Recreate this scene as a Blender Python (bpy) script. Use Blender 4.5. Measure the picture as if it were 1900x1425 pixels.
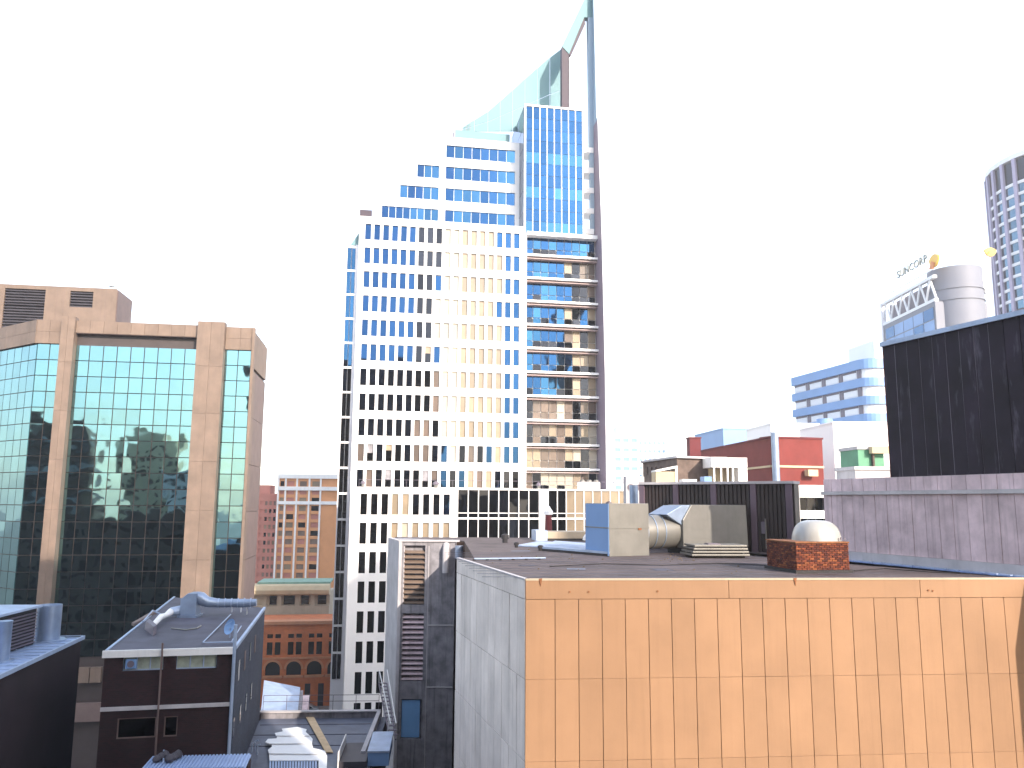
import bpy, bmesh, math, random
from mathutils import Vector, Matrix, Euler
R = math.radians
random.seed(7)
sc = bpy.context.scene
for o in list(bpy.data.objects):
    bpy.data.objects.remove(o)
C = sc.collection

# ---------------------------------------------------------------- camera
CZ = 34.0; F = 1480.0; PITCH = 8.4; ROLL = 0.35
cam_d = bpy.data.cameras.new('camera'); cam = bpy.data.objects.new('camera', cam_d); C.objects.link(cam)
cam_d.sensor_width = 36.0; cam_d.lens = F / 1900 * 36; cam_d.clip_start = 0.3; cam_d.clip_end = 9000
RM = Matrix.Rotation(R(90 + PITCH), 3, 'X') @ Matrix.Rotation(R(ROLL), 3, 'Z')
cam.rotation_euler = RM.to_euler(); cam.location = (0, 0, CZ)
sc.camera = cam

# ---------------------------------------------------------------- sky, sun, exposure
SUN_AZ = Vector((0.55, -0.835)); SUN_EL = 25.0
w = bpy.data.worlds.new('World'); sc.world = w; w.use_nodes = True
nt = w.node_tree
sky = nt.nodes.new('ShaderNodeTexSky'); sky.sky_type = 'NISHITA'; sky.sun_disc = False
sky.sun_elevation = R(SUN_EL); sky.sun_rotation = math.atan2(SUN_AZ.x, SUN_AZ.y)
sky.air_density = 1.0; sky.dust_density = 1.5; sky.ozone_density = 1.0
bg = nt.nodes['Background']; bg.inputs['Strength'].default_value = 0.15
veil = nt.nodes.new('ShaderNodeMix'); veil.data_type = 'RGBA'; veil.inputs[0].default_value = 0.30   # thin bright high cloud over the whole sky
veil.inputs[7].default_value = (4.3, 4.1, 3.9, 1)
nt.links.new(sky.outputs['Color'], veil.inputs[6]); nt.links.new(veil.outputs[2], bg.inputs['Color'])
sd = bpy.data.lights.new('sun', 'SUN'); sd.energy = 2.2; sd.angle = R(0.5); sd.color = (1.0, 0.87, 0.74)
sun = bpy.data.objects.new('sun', sd); C.objects.link(sun)
sv = Vector((SUN_AZ.x, SUN_AZ.y, 0)).normalized() * math.cos(R(SUN_EL)) + Vector((0, 0, math.sin(R(SUN_EL))))
sun.rotation_euler = sv.to_track_quat('Z', 'Y').to_euler()
sc.view_settings.view_transform = 'Standard'; sc.view_settings.look = 'None'
sc.view_settings.gamma = 1.0; sc.view_settings.exposure = 1.95
sc.view_settings.use_curve_mapping = False

# ---------------------------------------------------------------- geometry helpers
def ray(px, py):
    return RM @ Vector((px - 950.0, 712.5 - py, -F))
def P(px, py, Y):                      # the point seen at a pixel, Y metres ahead
    r = ray(px, py); return Vector((0, 0, CZ)) + r * (Y / r.y)
def G(px, py, z):                      # the point seen at a pixel on the level z
    r = ray(px, py); return Vector((0, 0, CZ)) + r * ((z - CZ) / r.z)

class Fr:
    """a facade: s runs to the right along it, h is the height above the street, d is towards the viewer"""
    def __init__(self, O, a):
        self.O = Vector((O[0], O[1], 0)); self.a = R(a)
        self.U = Vector((math.cos(self.a), math.sin(self.a), 0)); self.N = Vector((math.sin(self.a), -math.cos(self.a), 0))
    @staticmethod
    def two(A, B):
        return Fr(A, math.degrees(math.atan2(B[1] - A[1], B[0] - A[0])))
    def w(self, s, h, d=0.0):
        return self.O + self.U * s + self.N * d + Vector((0, 0, h))
    def sh(self, px, py, d=0.0):
        r = ray(px, py); o = Vector((0, 0, CZ)); p0 = self.O + self.N * d
        t = (p0 - o).dot(self.N) / r.dot(self.N); q = o + r * t
        return (q - self.O).dot(self.U), q.z
    def s(self, px, py=930, d=0.0): return self.sh(px, py, d)[0]
    def h(self, px, py, d=0.0): return self.sh(px, py, d)[1]

WL = {}                                # where each object stands
class MB:
    def __init__(self): self.v = []; self.f = []
    def poly(self, pts):
        n = len(self.v); self.v += [Vector(p) for p in pts]; self.f.append(tuple(range(n, n + len(pts))))
    def hexa(self, b, t):              # 4 bottom, 4 top points
        n = len(self.v); self.v += [Vector(p) for p in b] + [Vector(p) for p in t]
        for q in ((3, 2, 1, 0), (4, 5, 6, 7), (0, 1, 5, 4), (1, 2, 6, 5), (2, 3, 7, 6), (3, 0, 4, 7)):
            self.f.append(tuple(n + i for i in q))
        return self
    def box(self, fr, s0, s1, h0, h1, d0, d1):
        b = [fr.w(s0, h0, d0), fr.w(s1, h0, d0), fr.w(s1, h0, d1), fr.w(s0, h0, d1)]
        self.hexa(b, [p + Vector((0, 0, h1 - h0)) for p in b]); return self
    def prism(self, pts, z0, z1, top=True, bottom=True):
        n = len(self.v); k = len(pts)
        self.v += [Vector((p[0], p[1], z0)) for p in pts] + [Vector((p[0], p[1], z1)) for p in pts]
        for i in range(k):
            j = (i + 1) % k; self.f.append((n + i, n + j, n + k + j, n + k + i))
        if top: self.f.append(tuple(range(n + k, n + 2 * k)))
        if bottom: self.f.append(tuple(range(n + k - 1, n - 1, -1)))
        return self
    def extr(self, fr, pts, d0, d1):   # outline (s,h) pushed from d0 to d1
        n = len(self.v); k = len(pts)
        self.v += [fr.w(p[0], p[1], d0) for p in pts] + [fr.w(p[0], p[1], d1) for p in pts]
        for i in range(k):
            j = (i + 1) % k; self.f.append((n + i, n + j, n + k + j, n + k + i))
        self.f.append(tuple(range(n + k, n + 2 * k))); self.f.append(tuple(range(n + k - 1, n - 1, -1)))
        return self
    def side(self, fr, pts, s0, s1):   # outline (d,h) pushed from s0 to s1
        n = len(self.v); k = len(pts)
        self.v += [fr.w(s0, p[1], p[0]) for p in pts] + [fr.w(s1, p[1], p[0]) for p in pts]
        for i in range(k):
            j = (i + 1) % k; self.f.append((n + i, n + j, n + k + j, n + k + i))
        self.f.append(tuple(range(n + k, n + 2 * k))); self.f.append(tuple(range(n + k - 1, n - 1, -1)))
        return self
    def tube(self, pts, rad, n=12, caps=True):
        pts = [Vector(p) for p in pts]; rad = rad if isinstance(rad, (list, tuple)) else [rad] * len(pts)
        base = len(self.v)
        ref = Vector((0, 0, 1)) if abs((pts[-1] - pts[0]).normalized().z) < .9 else Vector((1, 0, 0))
        for i, p in enumerate(pts):
            t = (pts[min(i + 1, len(pts) - 1)] - pts[max(i - 1, 0)]).normalized()
            a = t.cross(ref).normalized(); b = t.cross(a).normalized()
            for k in range(n):
                th = 2 * math.pi * k / n; self.v.append(p + (a * math.cos(th) + b * math.sin(th)) * rad[i])
        for i in range(len(pts) - 1):
            for k in range(n):
                a0 = base + i * n + k; a1 = base + i * n + (k + 1) % n
                self.f.append((a0, a1, a1 + n, a0 + n))
        if caps:
            self.f.append(tuple(base + k for k in range(n))); self.f.append(tuple(base + (len(pts) - 1) * n + k for k in range(n)))
        return self
    def lathe(self, c, prof, n=16):    # prof: (radius, height)
        base = len(self.v)
        for r, z in prof:
            for k in range(n):
                th = 2 * math.pi * k / n; self.v.append(Vector((c[0] + r * math.cos(th), c[1] + r * math.sin(th), c[2] + z)))
        for i in range(len(prof) - 1):
            for k in range(n):
                a0 = base + i * n + k; a1 = base + i * n + (k + 1) % n; self.f.append((a0, a1, a1 + n, a0 + n))
        self.f.append(tuple(base + (len(prof) - 1) * n + k for k in range(n)))
        self.f.append(tuple(base + n - 1 - k for k in range(n)))
        return self
    def holes(self, fr, ss, hs, opened, depth, d=0.0):
        """a wall with real openings: cells between the lines ss and hs, the open ones with reveals"""
        def quad(s0, s1, h0, h1): self.poly([fr.w(s0, h0, d), fr.w(s1, h0, d), fr.w(s1, h1, d), fr.w(s0, h1, d)])
        for j in range(len(hs) - 1):
            run = None
            for i in range(len(ss) - 1):
                if opened(i, j):
                    if run is not None: quad(run, ss[i], hs[j], hs[j + 1]); run = None
                    s0, s1, h0, h1 = ss[i], ss[i + 1], hs[j], hs[j + 1]; e = d - depth
                    if not (i and opened(i - 1, j)): self.poly([fr.w(s0, h0, e), fr.w(s0, h0, d), fr.w(s0, h1, d), fr.w(s0, h1, e)])
                    if not (i < len(ss) - 2 and opened(i + 1, j)): self.poly([fr.w(s1, h0, d), fr.w(s1, h0, e), fr.w(s1, h1, e), fr.w(s1, h1, d)])
                    self.poly([fr.w(s0, h0, d), fr.w(s0, h0, e), fr.w(s1, h0, e), fr.w(s1, h0, d)])
                    self.poly([fr.w(s0, h1, e), fr.w(s0, h1, d), fr.w(s1, h1, d), fr.w(s1, h1, e)])
                elif run is None: run = ss[i]
            if run is not None: quad(run, ss[-1], hs[j], hs[j + 1])
        return self
    def build(self, name, mat, parent=None, kind=None, smooth=False, label=None, bevel=0, fix=True, mats=None, mi=None):
        c = sum(self.v, Vector()) / len(self.v)
        me = bpy.data.meshes.new(name); me.from_pydata([v - c for v in self.v], [], self.f)
        if fix:
            bm = bmesh.new(); bm.from_mesh(me); bmesh.ops.recalc_face_normals(bm, faces=bm.faces); bm.to_mesh(me); bm.free()
        if smooth:
            me.polygons.foreach_set('use_smooth', [True] * len(me.polygons)); me.set_sharp_from_angle(angle=R(40))
        me.materials.append(mat)
        if mats:
            for m_ in mats: me.materials.append(m_)
            me.polygons.foreach_set('material_index', mi)
        me.update()
        o = bpy.data.objects.new(name, me); C.objects.link(o)
        o.location = c - (WL[parent.name] if parent else Vector())
        o.parent = parent; WL[o.name] = c
        if kind: o['kind'] = kind
        if label: o['label'] = label
        if bevel:
            m = o.modifiers.new('bevel', 'BEVEL'); m.width = bevel; m.segments = 2; m.limit_method = 'ANGLE'
        return o

def thing(name, label, cat, loc, group=None):
    o = bpy.data.objects.new(name, None); C.objects.link(o); o.location = loc; WL[o.name] = Vector(loc)
    o.empty_display_size = .5; o['label'] = label; o['category'] = cat
    if group: o['group'] = group
    return o
def tag(o, label, cat, group=None):
    o['label'] = label; o['category'] = cat
    if group: o['group'] = group
    return o
CACHE = {}
def piece(name, dims, mat, loc, ang, parent, tilt=(0, 0), bev=0):
    """one pane, panel or brick: its mesh data is shared by all of its size"""
    key = (name, tuple(round(x, 3) for x in dims), mat.name)
    me = CACHE.get(key)
    if me is None:
        a, b, c = dims[0] / 2, dims[1] / 2, dims[2] / 2      # width, thickness, height
        me = bpy.data.meshes.new(name)
        bm = bmesh.new(); bmesh.ops.create_cube(bm, size=1.0)
        for v in bm.verts: v.co = Vector((v.co.x * 2 * a, v.co.y * 2 * b, v.co.z * 2 * c))
        if bev: bmesh.ops.bevel(bm, geom=list(bm.edges), offset=bev, segments=1, affect='EDGES')
        bm.to_mesh(me); bm.free(); me.materials.append(mat); CACHE[key] = me
    o = bpy.data.objects.new(name, me); C.objects.link(o)
    o.parent = parent; o.location = Vector(loc) - WL[parent.name]; o.rotation_euler = (tilt[0], 0, ang + tilt[1])
    WL[o.name] = Vector(loc)
    return o
def fpiece(name, fr, s0, s1, h0, h1, d, t, mat, parent, jit=0.0, bev=0):
    """a piece on a facade with its front at d and thickness t"""
    return piece(name, (s1 - s0, t, h1 - h0), mat, fr.w((s0 + s1) / 2, (h0 + h1) / 2, d - t / 2), fr.a, parent,
                 (random.gauss(0, jit), random.gauss(0, jit)) if jit else (0, 0), bev)

# ---------------------------------------------------------------- materials
def mat(name, col, rough=.8, metal=0.0, var=.12, scale=1.0, streak=0.0, bump=0.0, col2=None, ior=1.45, rnd=0.0, spots=0.0, spotcol=(.6, .6, .65), coat=0.0):
    m = bpy.data.materials.new(name); m.use_nodes = True; n = m.node_tree.nodes; l = m.node_tree.links
    b = n['Principled BSDF']; b.inputs['Roughness'].default_value = rough; b.inputs['Metallic'].default_value = metal
    b.inputs['IOR'].default_value = ior; b.inputs['Coat Weight'].default_value = coat
    geo = n.new('ShaderNodeNewGeometry')
    def noise(sx, sz, detail=5.0, rgh=.6):
        mp = n.new('ShaderNodeMapping'); mp.inputs['Scale'].default_value = (sx, sx, sz)
        l.new(geo.outputs['Position'], mp.inputs['Vector'])
        t = n.new('ShaderNodeTexNoise'); t.inputs['Scale'].default_value = 1.0; t.inputs['Detail'].default_value = detail
        t.inputs['Roughness'].default_value = rgh
        l.new(mp.outputs['Vector'], t.inputs['Vector']); return t
    def mix(a, bb, fac):
        x = n.new('ShaderNodeMix'); x.data_type = 'RGBA'
        for s_, val in ((6, a), (7, bb)):
            if isinstance(val, tuple): x.inputs[s_].default_value = (*val, 1)
            else: l.new(val, x.inputs[s_])
        if isinstance(fac, float): x.inputs[0].default_value = fac
        else: l.new(fac, x.inputs[0])
        return x.outputs[2]
    def ramp(v, lo, hi):
        r = n.new('ShaderNodeMapRange'); r.inputs['From Min'].default_value = lo; r.inputs['From Max'].default_value = hi
        l.new(v, r.inputs['Value']); return r.outputs['Result']
    t1 = noise(scale, scale)
    dark = tuple(c * (1 - var) for c in col); lite = tuple(min(1, c * (1 + var)) for c in (col2 or col))
    out = mix(dark, lite, ramp(t1.outputs['Fac'], .3, .7))
    if streak:
        t2 = noise(3.2, .16, 6.0, .7)
        out = mix(out, tuple(c * .42 for c in col), (lambda v: v)(ramp(t2.outputs['Fac'], .5, .5 + .35 / streak)))
    if spots:
        t3 = noise(2.0, .4, 4.0, .65); out = mix(out, spotcol, ramp(t3.outputs['Fac'], .78 - spots, .95 - spots))
    if rnd:
        oi = n.new('ShaderNodeObjectInfo'); mr = n.new('ShaderNodeMapRange'); l.new(oi.outputs['Random'], mr.inputs['Value'])
        mr.inputs['To Min'].default_value = 1 - rnd; mr.inputs['To Max'].default_value = 1 + rnd
        vm = n.new('ShaderNodeVectorMath'); vm.operation = 'SCALE'; l.new(out, vm.inputs[0]); l.new(mr.outputs['Result'], vm.inputs['Scale']); out = vm.outputs[0]
    l.new(out, b.inputs['Base Color'])
    if bump:
        t4 = noise(scale * 6, scale * 6, 4.0); bp = n.new('ShaderNodeBump'); bp.inputs['Strength'].default_value = bump; bp.inputs['Distance'].default_value = .02
        l.new(t4.outputs['Fac'], bp.inputs['Height']); l.new(bp.outputs['Normal'], b.inputs['Normal'])
    return m
def glass(name, tint, rough=.03, wave=.12, wscale=.35, rnd=0.0, metal=1.0):
    """coated office glass: a tinted mirror, slightly wavy"""
    m = mat(name, tint, rough=rough, metal=metal, var=.04, scale=.3, rnd=rnd)
    n = m.node_tree.nodes; l = m.node_tree.links; b = n['Principled BSDF']
    geo = n.new('ShaderNodeNewGeometry'); t = n.new('ShaderNodeTexNoise'); t.inputs['Scale'].default_value = wscale; t.inputs['Detail'].default_value = 1.0
    l.new(geo.outputs['Position'], t.inputs['Vector'])
    bp = n.new('ShaderNodeBump'); bp.inputs['Strength'].default_value = wave; bp.inputs['Distance'].default_value = .25
    l.new(t.outputs['Fac'], bp.inputs['Height']); l.new(bp.outputs['Normal'], b.inputs['Normal'])
    return m
def bricks(name, c1, c2, mortar, ang, bw=.24, bh=.086, rough=.85):
    m = bpy.data.materials.new(name); m.use_nodes = True; n = m.node_tree.nodes; l = m.node_tree.links
    b = n['Principled BSDF']; b.inputs['Roughness'].default_value = rough
    geo = n.new('ShaderNodeNewGeometry'); dp = n.new('ShaderNodeVectorMath'); dp.operation = 'DOT_PRODUCT'
    dp.inputs[1].default_value = (math.cos(ang), math.sin(ang), 0); l.new(geo.outputs['Position'], dp.inputs[0])
    sp = n.new('ShaderNodeSeparateXYZ'); l.new(geo.outputs['Position'], sp.inputs[0])
    cb = n.new('ShaderNodeCombineXYZ'); l.new(dp.outputs['Value'], cb.inputs[0]); l.new(sp.outputs['Z'], cb.inputs[1])
    br = n.new('ShaderNodeTexBrick'); l.new(cb.outputs[0], br.inputs['Vector']); br.inputs['Scale'].default_value = 1
    br.inputs['Brick Width'].default_value = bw; br.inputs['Row Height'].default_value = bh; br.inputs['Mortar Size'].default_value = .008
    br.inputs['Color1'].default_value = (*c1, 1); br.inputs['Color2'].default_value = (*c2, 1); br.inputs['Mortar'].default_value = (*mortar, 1)
    t = n.new('ShaderNodeTexNoise'); t.inputs['Scale'].default_value = .5; t.inputs['Detail'].default_value = 6; l.new(geo.outputs['Position'], t.inputs['Vector'])
    mr = n.new('ShaderNodeMapRange'); mr.inputs['To Min'].default_value = .55; mr.inputs['To Max'].default_value = 1.4; l.new(t.outputs['Fac'], mr.inputs['Value'])
    vm = n.new('ShaderNodeVectorMath'); vm.operation = 'SCALE'; l.new(br.outputs['Color'], vm.inputs[0]); l.new(mr.outputs['Result'], vm.inputs['Scale'])
    l.new(vm.outputs[0], b.inputs['Base Color'])
    bp = n.new('ShaderNodeBump'); bp.inputs['Strength'].default_value = .5; bp.inputs['Distance'].default_value = .01
    l.new(br.outputs['Fac'], bp.inputs['Height']); bp.invert = True; l.new(bp.outputs['Normal'], b.inputs['Normal'])
    return m

M = {}
M['white_panel'] = mat('white_panel', (.80, .80, .80), rough=.5, var=.03, scale=.2)
M['white_paint'] = mat('white_paint', (.78, .77, .75), rough=.6, var=.06, scale=.8, streak=.25)
M['blue_glass'] = glass('blue_glass', (.013, .050, .135), wave=.10, rnd=.15)
M['sky_glass'] = glass('sky_glass', (.022, .078, .17), wave=.12, rnd=.2)
M['cyan_glass'] = glass('cyan_glass', (.18, .335, .365), wave=.09, wscale=.45, rnd=.07)
M['dark_glass'] = glass('dark_glass', (.022, .026, .036), wave=.1, rnd=.4)
M['blind'] = mat('blind', (.215, .165, .108), rough=.45, var=.18, scale=.5, rnd=.22, coat=.5)  # cream of a mirrored building put into pane colour; also drawn blinds
M['blind_pale'] = mat('blind_pale', (.33, .30, .24), rough=.45, var=.08, scale=.8, rnd=.1, coat=.5)  # paler part of the mirrored building, put into the colour
M['mullion_brown'] = mat('mullion_brown', (.055, .042, .04), rough=.5)
M['mullion_white'] = mat('mullion_white', (.75, .75, .75), rough=.4, var=.03)
M['granite'] = mat('granite', (.178, .128, .098), rough=.6, var=.16, scale=.7, rnd=.07, streak=.3)
M['granite_dark'] = mat('granite_dark', (.15, .105, .095), rough=.6, var=.15, scale=.7, rnd=.06)
M['louvre_dark'] = mat('louvre_dark', (.045, .04, .05), rough=.6, var=.2)
M['ochre_panel'] = mat('ochre_panel', (.29, .168, .094), rough=.75, var=.09, scale=.5, rnd=.05, streak=.22, bump=.15)
M['joint_dark'] = mat('joint_dark', (.10, .06, .04), rough=.9)
M['grey_panel'] = mat('grey_panel', (.80, .72, .66), rough=.75, var=.15, scale=.5, rnd=.07, streak=.6, bump=.2)
M['roof_felt'] = mat('roof_felt', (.075, .056, .056), rough=.75, var=.45, scale=.35, bump=.6, spots=.20, spotcol=(.13, .115, .13))
M['roof_membrane'] = mat('roof_membrane', (.10, .115, .16), rough=.6, var=.25, scale=.6, bump=.3)
M['roof_dark'] = mat('roof_dark', (.06, .06, .085), rough=.7, var=.35, scale=.6, bump=.4, spots=.1, spotcol=(.2, .2, .22))
M['concrete'] = mat('concrete', (.25, .24, .26), rough=.85, var=.4, scale=1.1, streak=1.6, spots=.12, spotcol=(.36, .35, .38), bump=.5)
M['concrete_warm'] = mat('concrete_warm', (.58, .46, .48), rough=.85, var=.25, scale=.9, streak=.9, bump=.4, rnd=.06)
M['concrete_light'] = mat('concrete_light', (.46, .44, .45), rough=.8, var=.15, scale=.8, streak=.3, bump=.2)
M['black_panel'] = mat('black_panel', (.014, .009, .018), rough=.85, var=.5, scale=.6, rnd=.2, spots=.20, spotcol=(.085, .075, .10))
M['galv'] = mat('galv', (.205, .20, .185), rough=.38, metal=.35, var=.10, scale=1.2, streak=.25)
M['galv_blue'] = mat('galv_blue', (.27, .34, .46), rough=.4, metal=.5, var=.12, scale=1.5)
M['zinc'] = mat('zinc', (.34, .42, .56), rough=.5, metal=.2, var=.15, scale=1.2, streak=.3)
M['rust'] = mat('rust', (.22, .09, .04), rough=.9, var=.3, scale=4)
M['black'] = mat('black', (.02, .018, .02), rough=.7, var=.3)
M['brick_wall'] = bricks('brick_wall', (.030, .007, .009), (.016, .005, .006), (.02, .010, .012), R(2))
M['brick_side'] = bricks('brick_side', (.055, .07, .11), (.035, .045, .07), (.05, .055, .07), R(100))  # blue cast of the shaded side put into the brick colour
M['dark_cladding'] = mat('dark_cladding', (.016, .008, .012), rough=.8, var=.3, scale=.5, streak=.4)
M['chimney_brick'] = mat('chimney_brick', (.13, .032, .014), rough=.9, var=.45, scale=5)
M['brick_dark'] = mat('brick_dark', (.07, .016, .010), rough=.9, var=.4, scale=6)
M['brick_orange'] = mat('brick_orange', (.20, .06, .022), rough=.9, var=.3, scale=6)
M['debris'] = mat('debris', (.10, .075, .055), rough=.95, var=.4, scale=8)
M['mortar'] = mat('mortar', (.035, .022, .02), rough=.95, var=.2, scale=3)
M['plastic_dome'] = mat('plastic_dome', (.32, .32, .31), rough=.3, var=.03, coat=.3)
M['frost_glass'] = mat('frost_glass', (.36, .40, .33), rough=.25, var=.25, scale=2.0, coat=.6)
M['brown_rib'] = mat('brown_rib', (.035, .024, .022), rough=.5, var=.25, scale=1.2, streak=.5)
M['brown_pier'] = mat('brown_pier', (.12, .085, .11), rough=.7, var=.12, scale=.7)
M['red_brick'] = mat('red_brick', (.165, .030, .026), rough=.85, var=.12, scale=.6, streak=.15, bump=.2)
M['red_dark'] = mat('red_dark', (.12, .022, .026), rough=.85, var=.15, scale=.5)
M['stone_brown'] = mat('stone_brown', (.13, .095, .08), rough=.9, var=.35, scale=.9, bump=.3)
M['cream'] = mat('cream', (.52, .42, .27), rough=.8, var=.1, scale=.6)
M['heritage'] = mat('heritage', (.46, .135, .045), rough=.9, var=.2, scale=.6, bump=.3)
M['heritage_trim'] = mat('heritage_trim', (.45, .20, .10), rough=.9, var=.15, scale=.8)
M['cream_stone'] = mat('cream_stone', (.42, .345, .255), rough=.85, var=.12, scale=.5, streak=.3)
M['copper_green'] = mat('copper_green', (.20, .34, .27), rough=.7, var=.2)
M['orange_brick'] = mat('orange_brick', (.62, .29, .13), rough=.85, var=.10, scale=.3)
M['pink_brick'] = mat('pink_brick', (.45, .19, .15), rough=.85, var=.14, scale=.3)
M['pale_blue'] = mat('pale_blue', (.17, .30, .54), rough=.5, var=.06, scale=.3)
M['pale_wall'] = mat('pale_wall', (.72, .73, .75), rough=.6, var=.04, scale=.1)
M['drum_grey'] = mat('drum_grey', (.17, .18, .22), rough=.6, var=.06, scale=.15)
M['haze_wall'] = mat('haze_wall', (.80, .80, .80), rough=.7, var=.05, scale=.1)  # near-white walls: fading with distance put into the colour
M['green_paint'] = mat('green_paint', (.10, .28, .17), rough=.6)
M['blue_paint'] = mat('blue_paint', (.17, .30, .52), rough=.5, var=.08)
M['asphalt'] = mat('asphalt', (.05, .05, .052), rough=.9, var=.25, scale=.6)
M['paving'] = mat('paving', (.18, .16, .15), rough=.9, var=.2, scale=.8)
M['ground'] = mat('ground', (.13, .13, .125), rough=.95, var=.25, scale=.02)
M['line_paint'] = mat('line_paint', (.7, .7, .68), rough=.7)
M['rubber'] = mat('rubber', (.02, .02, .02), rough=.9)
M['car_silver'] = mat('car_silver', (.42, .43, .45), rough=.3, metal=.6, var=.02, coat=.8)
M['car_red'] = mat('car_red', (.32, .03, .02), rough=.3, var=.02, coat=.8)
M['logo_yellow'] = mat('logo_yellow', (.75, .45, .05), rough=.5, var=.1)
M['logo_orange'] = mat('logo_orange', (.60, .20, .04), rough=.5, var=.1)
M['sign_grey'] = mat('sign_grey', (.16, .18, .17), rough=.5)
M['corrugated'] = mat('corrugated', (.30, .40, .60), rough=.45, metal=.3, var=.12, scale=1)
M['white_sheet'] = mat('white_sheet', (.82, .83, .84), rough=.4, var=.03)
M['dark_building'] = mat('dark_building', (.06, .028, .022), rough=.7, var=.2, scale=.2)
M['blade_upper'] = mat('blade_upper', (.27, .37, .47), rough=.5, var=.05, scale=.2)
M['pier_lavender'] = mat('pier_lavender', (.34, .31, .44), rough=.6, var=.05, scale=.3)
M['post_dark'] = mat('post_dark', (.032, .02, .035), rough=.6)
M['pale_glass'] = glass('pale_glass', (.07, .13, .18), wave=.1, rnd=.2)
M['blind_brown'] = mat('blind_brown', (.09, .06, .045), rough=.5, var=.2, scale=1, rnd=.4, coat=.5)  # brown mirrored buildings put into pane colour; also half-drawn blinds
M['blade_mauve'] = mat('blade_mauve', (.20, .165, .22), rough=.5, var=.06, scale=.2)  # mauve of the blade's shaded side put into its colour
M['sail_glass'] = mat('sail_glass', (.115, .225, .25), rough=.6, metal=0, var=.03)
M['blade_white'] = mat('blade_white', (.74, .74, .78), rough=.5, var=.04, scale=.2)
M['steel_dark'] = mat('steel_dark', (.14, .12, .15), rough=.5)
M['soffit'] = mat('soffit', (.36, .27, .26), rough=.7, var=.1)

# ================================================================ THE SETTING
mb = MB(); S = 1500
mb.poly([(-S, -S, 0), (S, -S, 0), (S, S, 0), (-S, S, 0)]); mb.build('ground', M['ground'], kind='structure', fix=False)
fs = Fr(P(560, 930, 130), 9)
mb = MB().box(fs, -60, 60, .002, .006, -6.5, 6.5); mb.build('road', M['asphalt'], kind='structure')
mb = MB().box(fs, -60, 60, .0, .14, -10, -6.5); mb.build('pavement', M['paving'], kind='structure')
mb = MB().box(fs, -60, 60, .0, .14, 6.5, 9.5); mb.build('pavement', M['paving'], kind='structure')
mb = MB()
for k in range(-12, 12): mb.box(fs, k * 5, k * 5 + 2.4, .008, .012, -.07, .07)
mb.build('road_markings', M['line_paint'], kind='structure')
# ================================================================ WHITE OFFICE TOWER WITH SAIL
T = Fr(P(665, 930, 118), 10)
tw = thing('office_tower', 'tall white office tower with stepped top, blue windows and a pointed sail-like crown', 'building', T.w(15, 0, -10))
hA = T.h(678, 414.5); hB = T.h(672, 871); pitch = (hA - hB) / 10; wh = hA - T.h(678, 444)
c0 = T.s(678, 414); cp = (T.s(938, 431) - c0) / 16; cw = .72 * cp * .93
sL = T.s(667, 420); sR = T.s(971, 440); htop = T.h(675, 401)
ss = [sL]
for i in range(18): ss += [c0 + i * cp, c0 + i * cp + cw]
ss.append(sR)
hs = [0]
NR = 15
for j in range(NR - 1, -1, -1):
    t = hA - j * pitch
    if t - wh > 2: hs += [t - wh, t]
hs.append(htop)
mb = MB().holes(T, ss, hs, lambda i, j: i % 2 == 1 and j % 2 == 1, .35)
wall = mb.build('wall', M['white_panel'], tw)
nrow = (len(hs) - 2) // 2
reflc = {8: .5, 9: .9, 10: 1, 11: 1, 12: 1, 13: 1, 14: 1, 15: .9}  # columns where a mirrored cream building is painted into the panes
for j in range(nrow):
    for i in range(18):
        h0, h1 = hs[1 + 2 * j], hs[2 + 2 * j]; row = nrow - 1 - j
        p = reflc.get(i, 0) * (1 if row < 9 else .45)
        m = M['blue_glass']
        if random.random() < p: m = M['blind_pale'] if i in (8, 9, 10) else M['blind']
        elif i in (6, 7) and random.random() < .75: m = M['dark_glass']  # dark strip of the same reflection, set by pane tint
        elif i in (8,) or row > 8: m = M['dark_glass'] if random.random() < .6 else M['blue_glass']
        if row > 5 and m is M['dark_glass'] and random.random() < .25: m = M['blind_brown']
        if row < 12:
            if row > 4 and m is M['dark_glass'] and random.random() < .3:
                hb = h0 + (h1 - h0) * random.uniform(.35, .75)
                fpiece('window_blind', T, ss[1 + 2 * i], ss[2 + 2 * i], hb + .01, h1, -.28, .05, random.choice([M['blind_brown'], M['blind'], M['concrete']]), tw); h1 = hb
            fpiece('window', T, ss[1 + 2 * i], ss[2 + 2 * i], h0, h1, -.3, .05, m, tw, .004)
mb = MB().box(T, sL + .02, sR - .02, 0, htop - .02, -24, -.36); mb.build('core', M['white_paint'], tw)
# glazed strip set back on the left edge
s0 = T.s(634, 700, -1.2); 
hst = T.h(650, 454, -1.2)
mb = MB().box(T, s0, sL - .01, 0, hst, -22, -1.45)
mb.box(T, s0, s0 + .16, 0, hst, -1.45, -1.1); mb.box(T, sL - .45, sL - .01, 0, hst + .0, -1.45, -1.1); mb.build('strip_frame', M['blade_white'], tw)
k = 0; h = hst - .2
ms = (s0 + sL - .45) / 2 + .1
while h - pitch > 0 and k < 17:
    fpiece('spandrel', T, s0 + .18, sL - .47, h - .32, h - .02, -1.12, .2, M['mullion_white'], tw)
    fpiece('pane', T, s0 + .2, ms - .05, h - pitch + .0, h - .36, -1.2, .06, M['sky_glass'] if k < 6 else M['dark_glass'], tw, .006)
    fpiece('pane', T, ms + .05, sL - .5, h - pitch + .0, h - .36, -1.2, .06, M['sky_glass'] if k < 5 else M['dark_glass'], tw, .006)
    h -= pitch; k += 1
# sloping glass fillet at the shoulder of the strip
mb = MB().extr(T, [(s0 + .6, hst), (sL, hst), (sL, T.h(660, 425))], -3, -1.3); mb.build('shoulder_glass', M['sail_glass'], tw)
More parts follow.
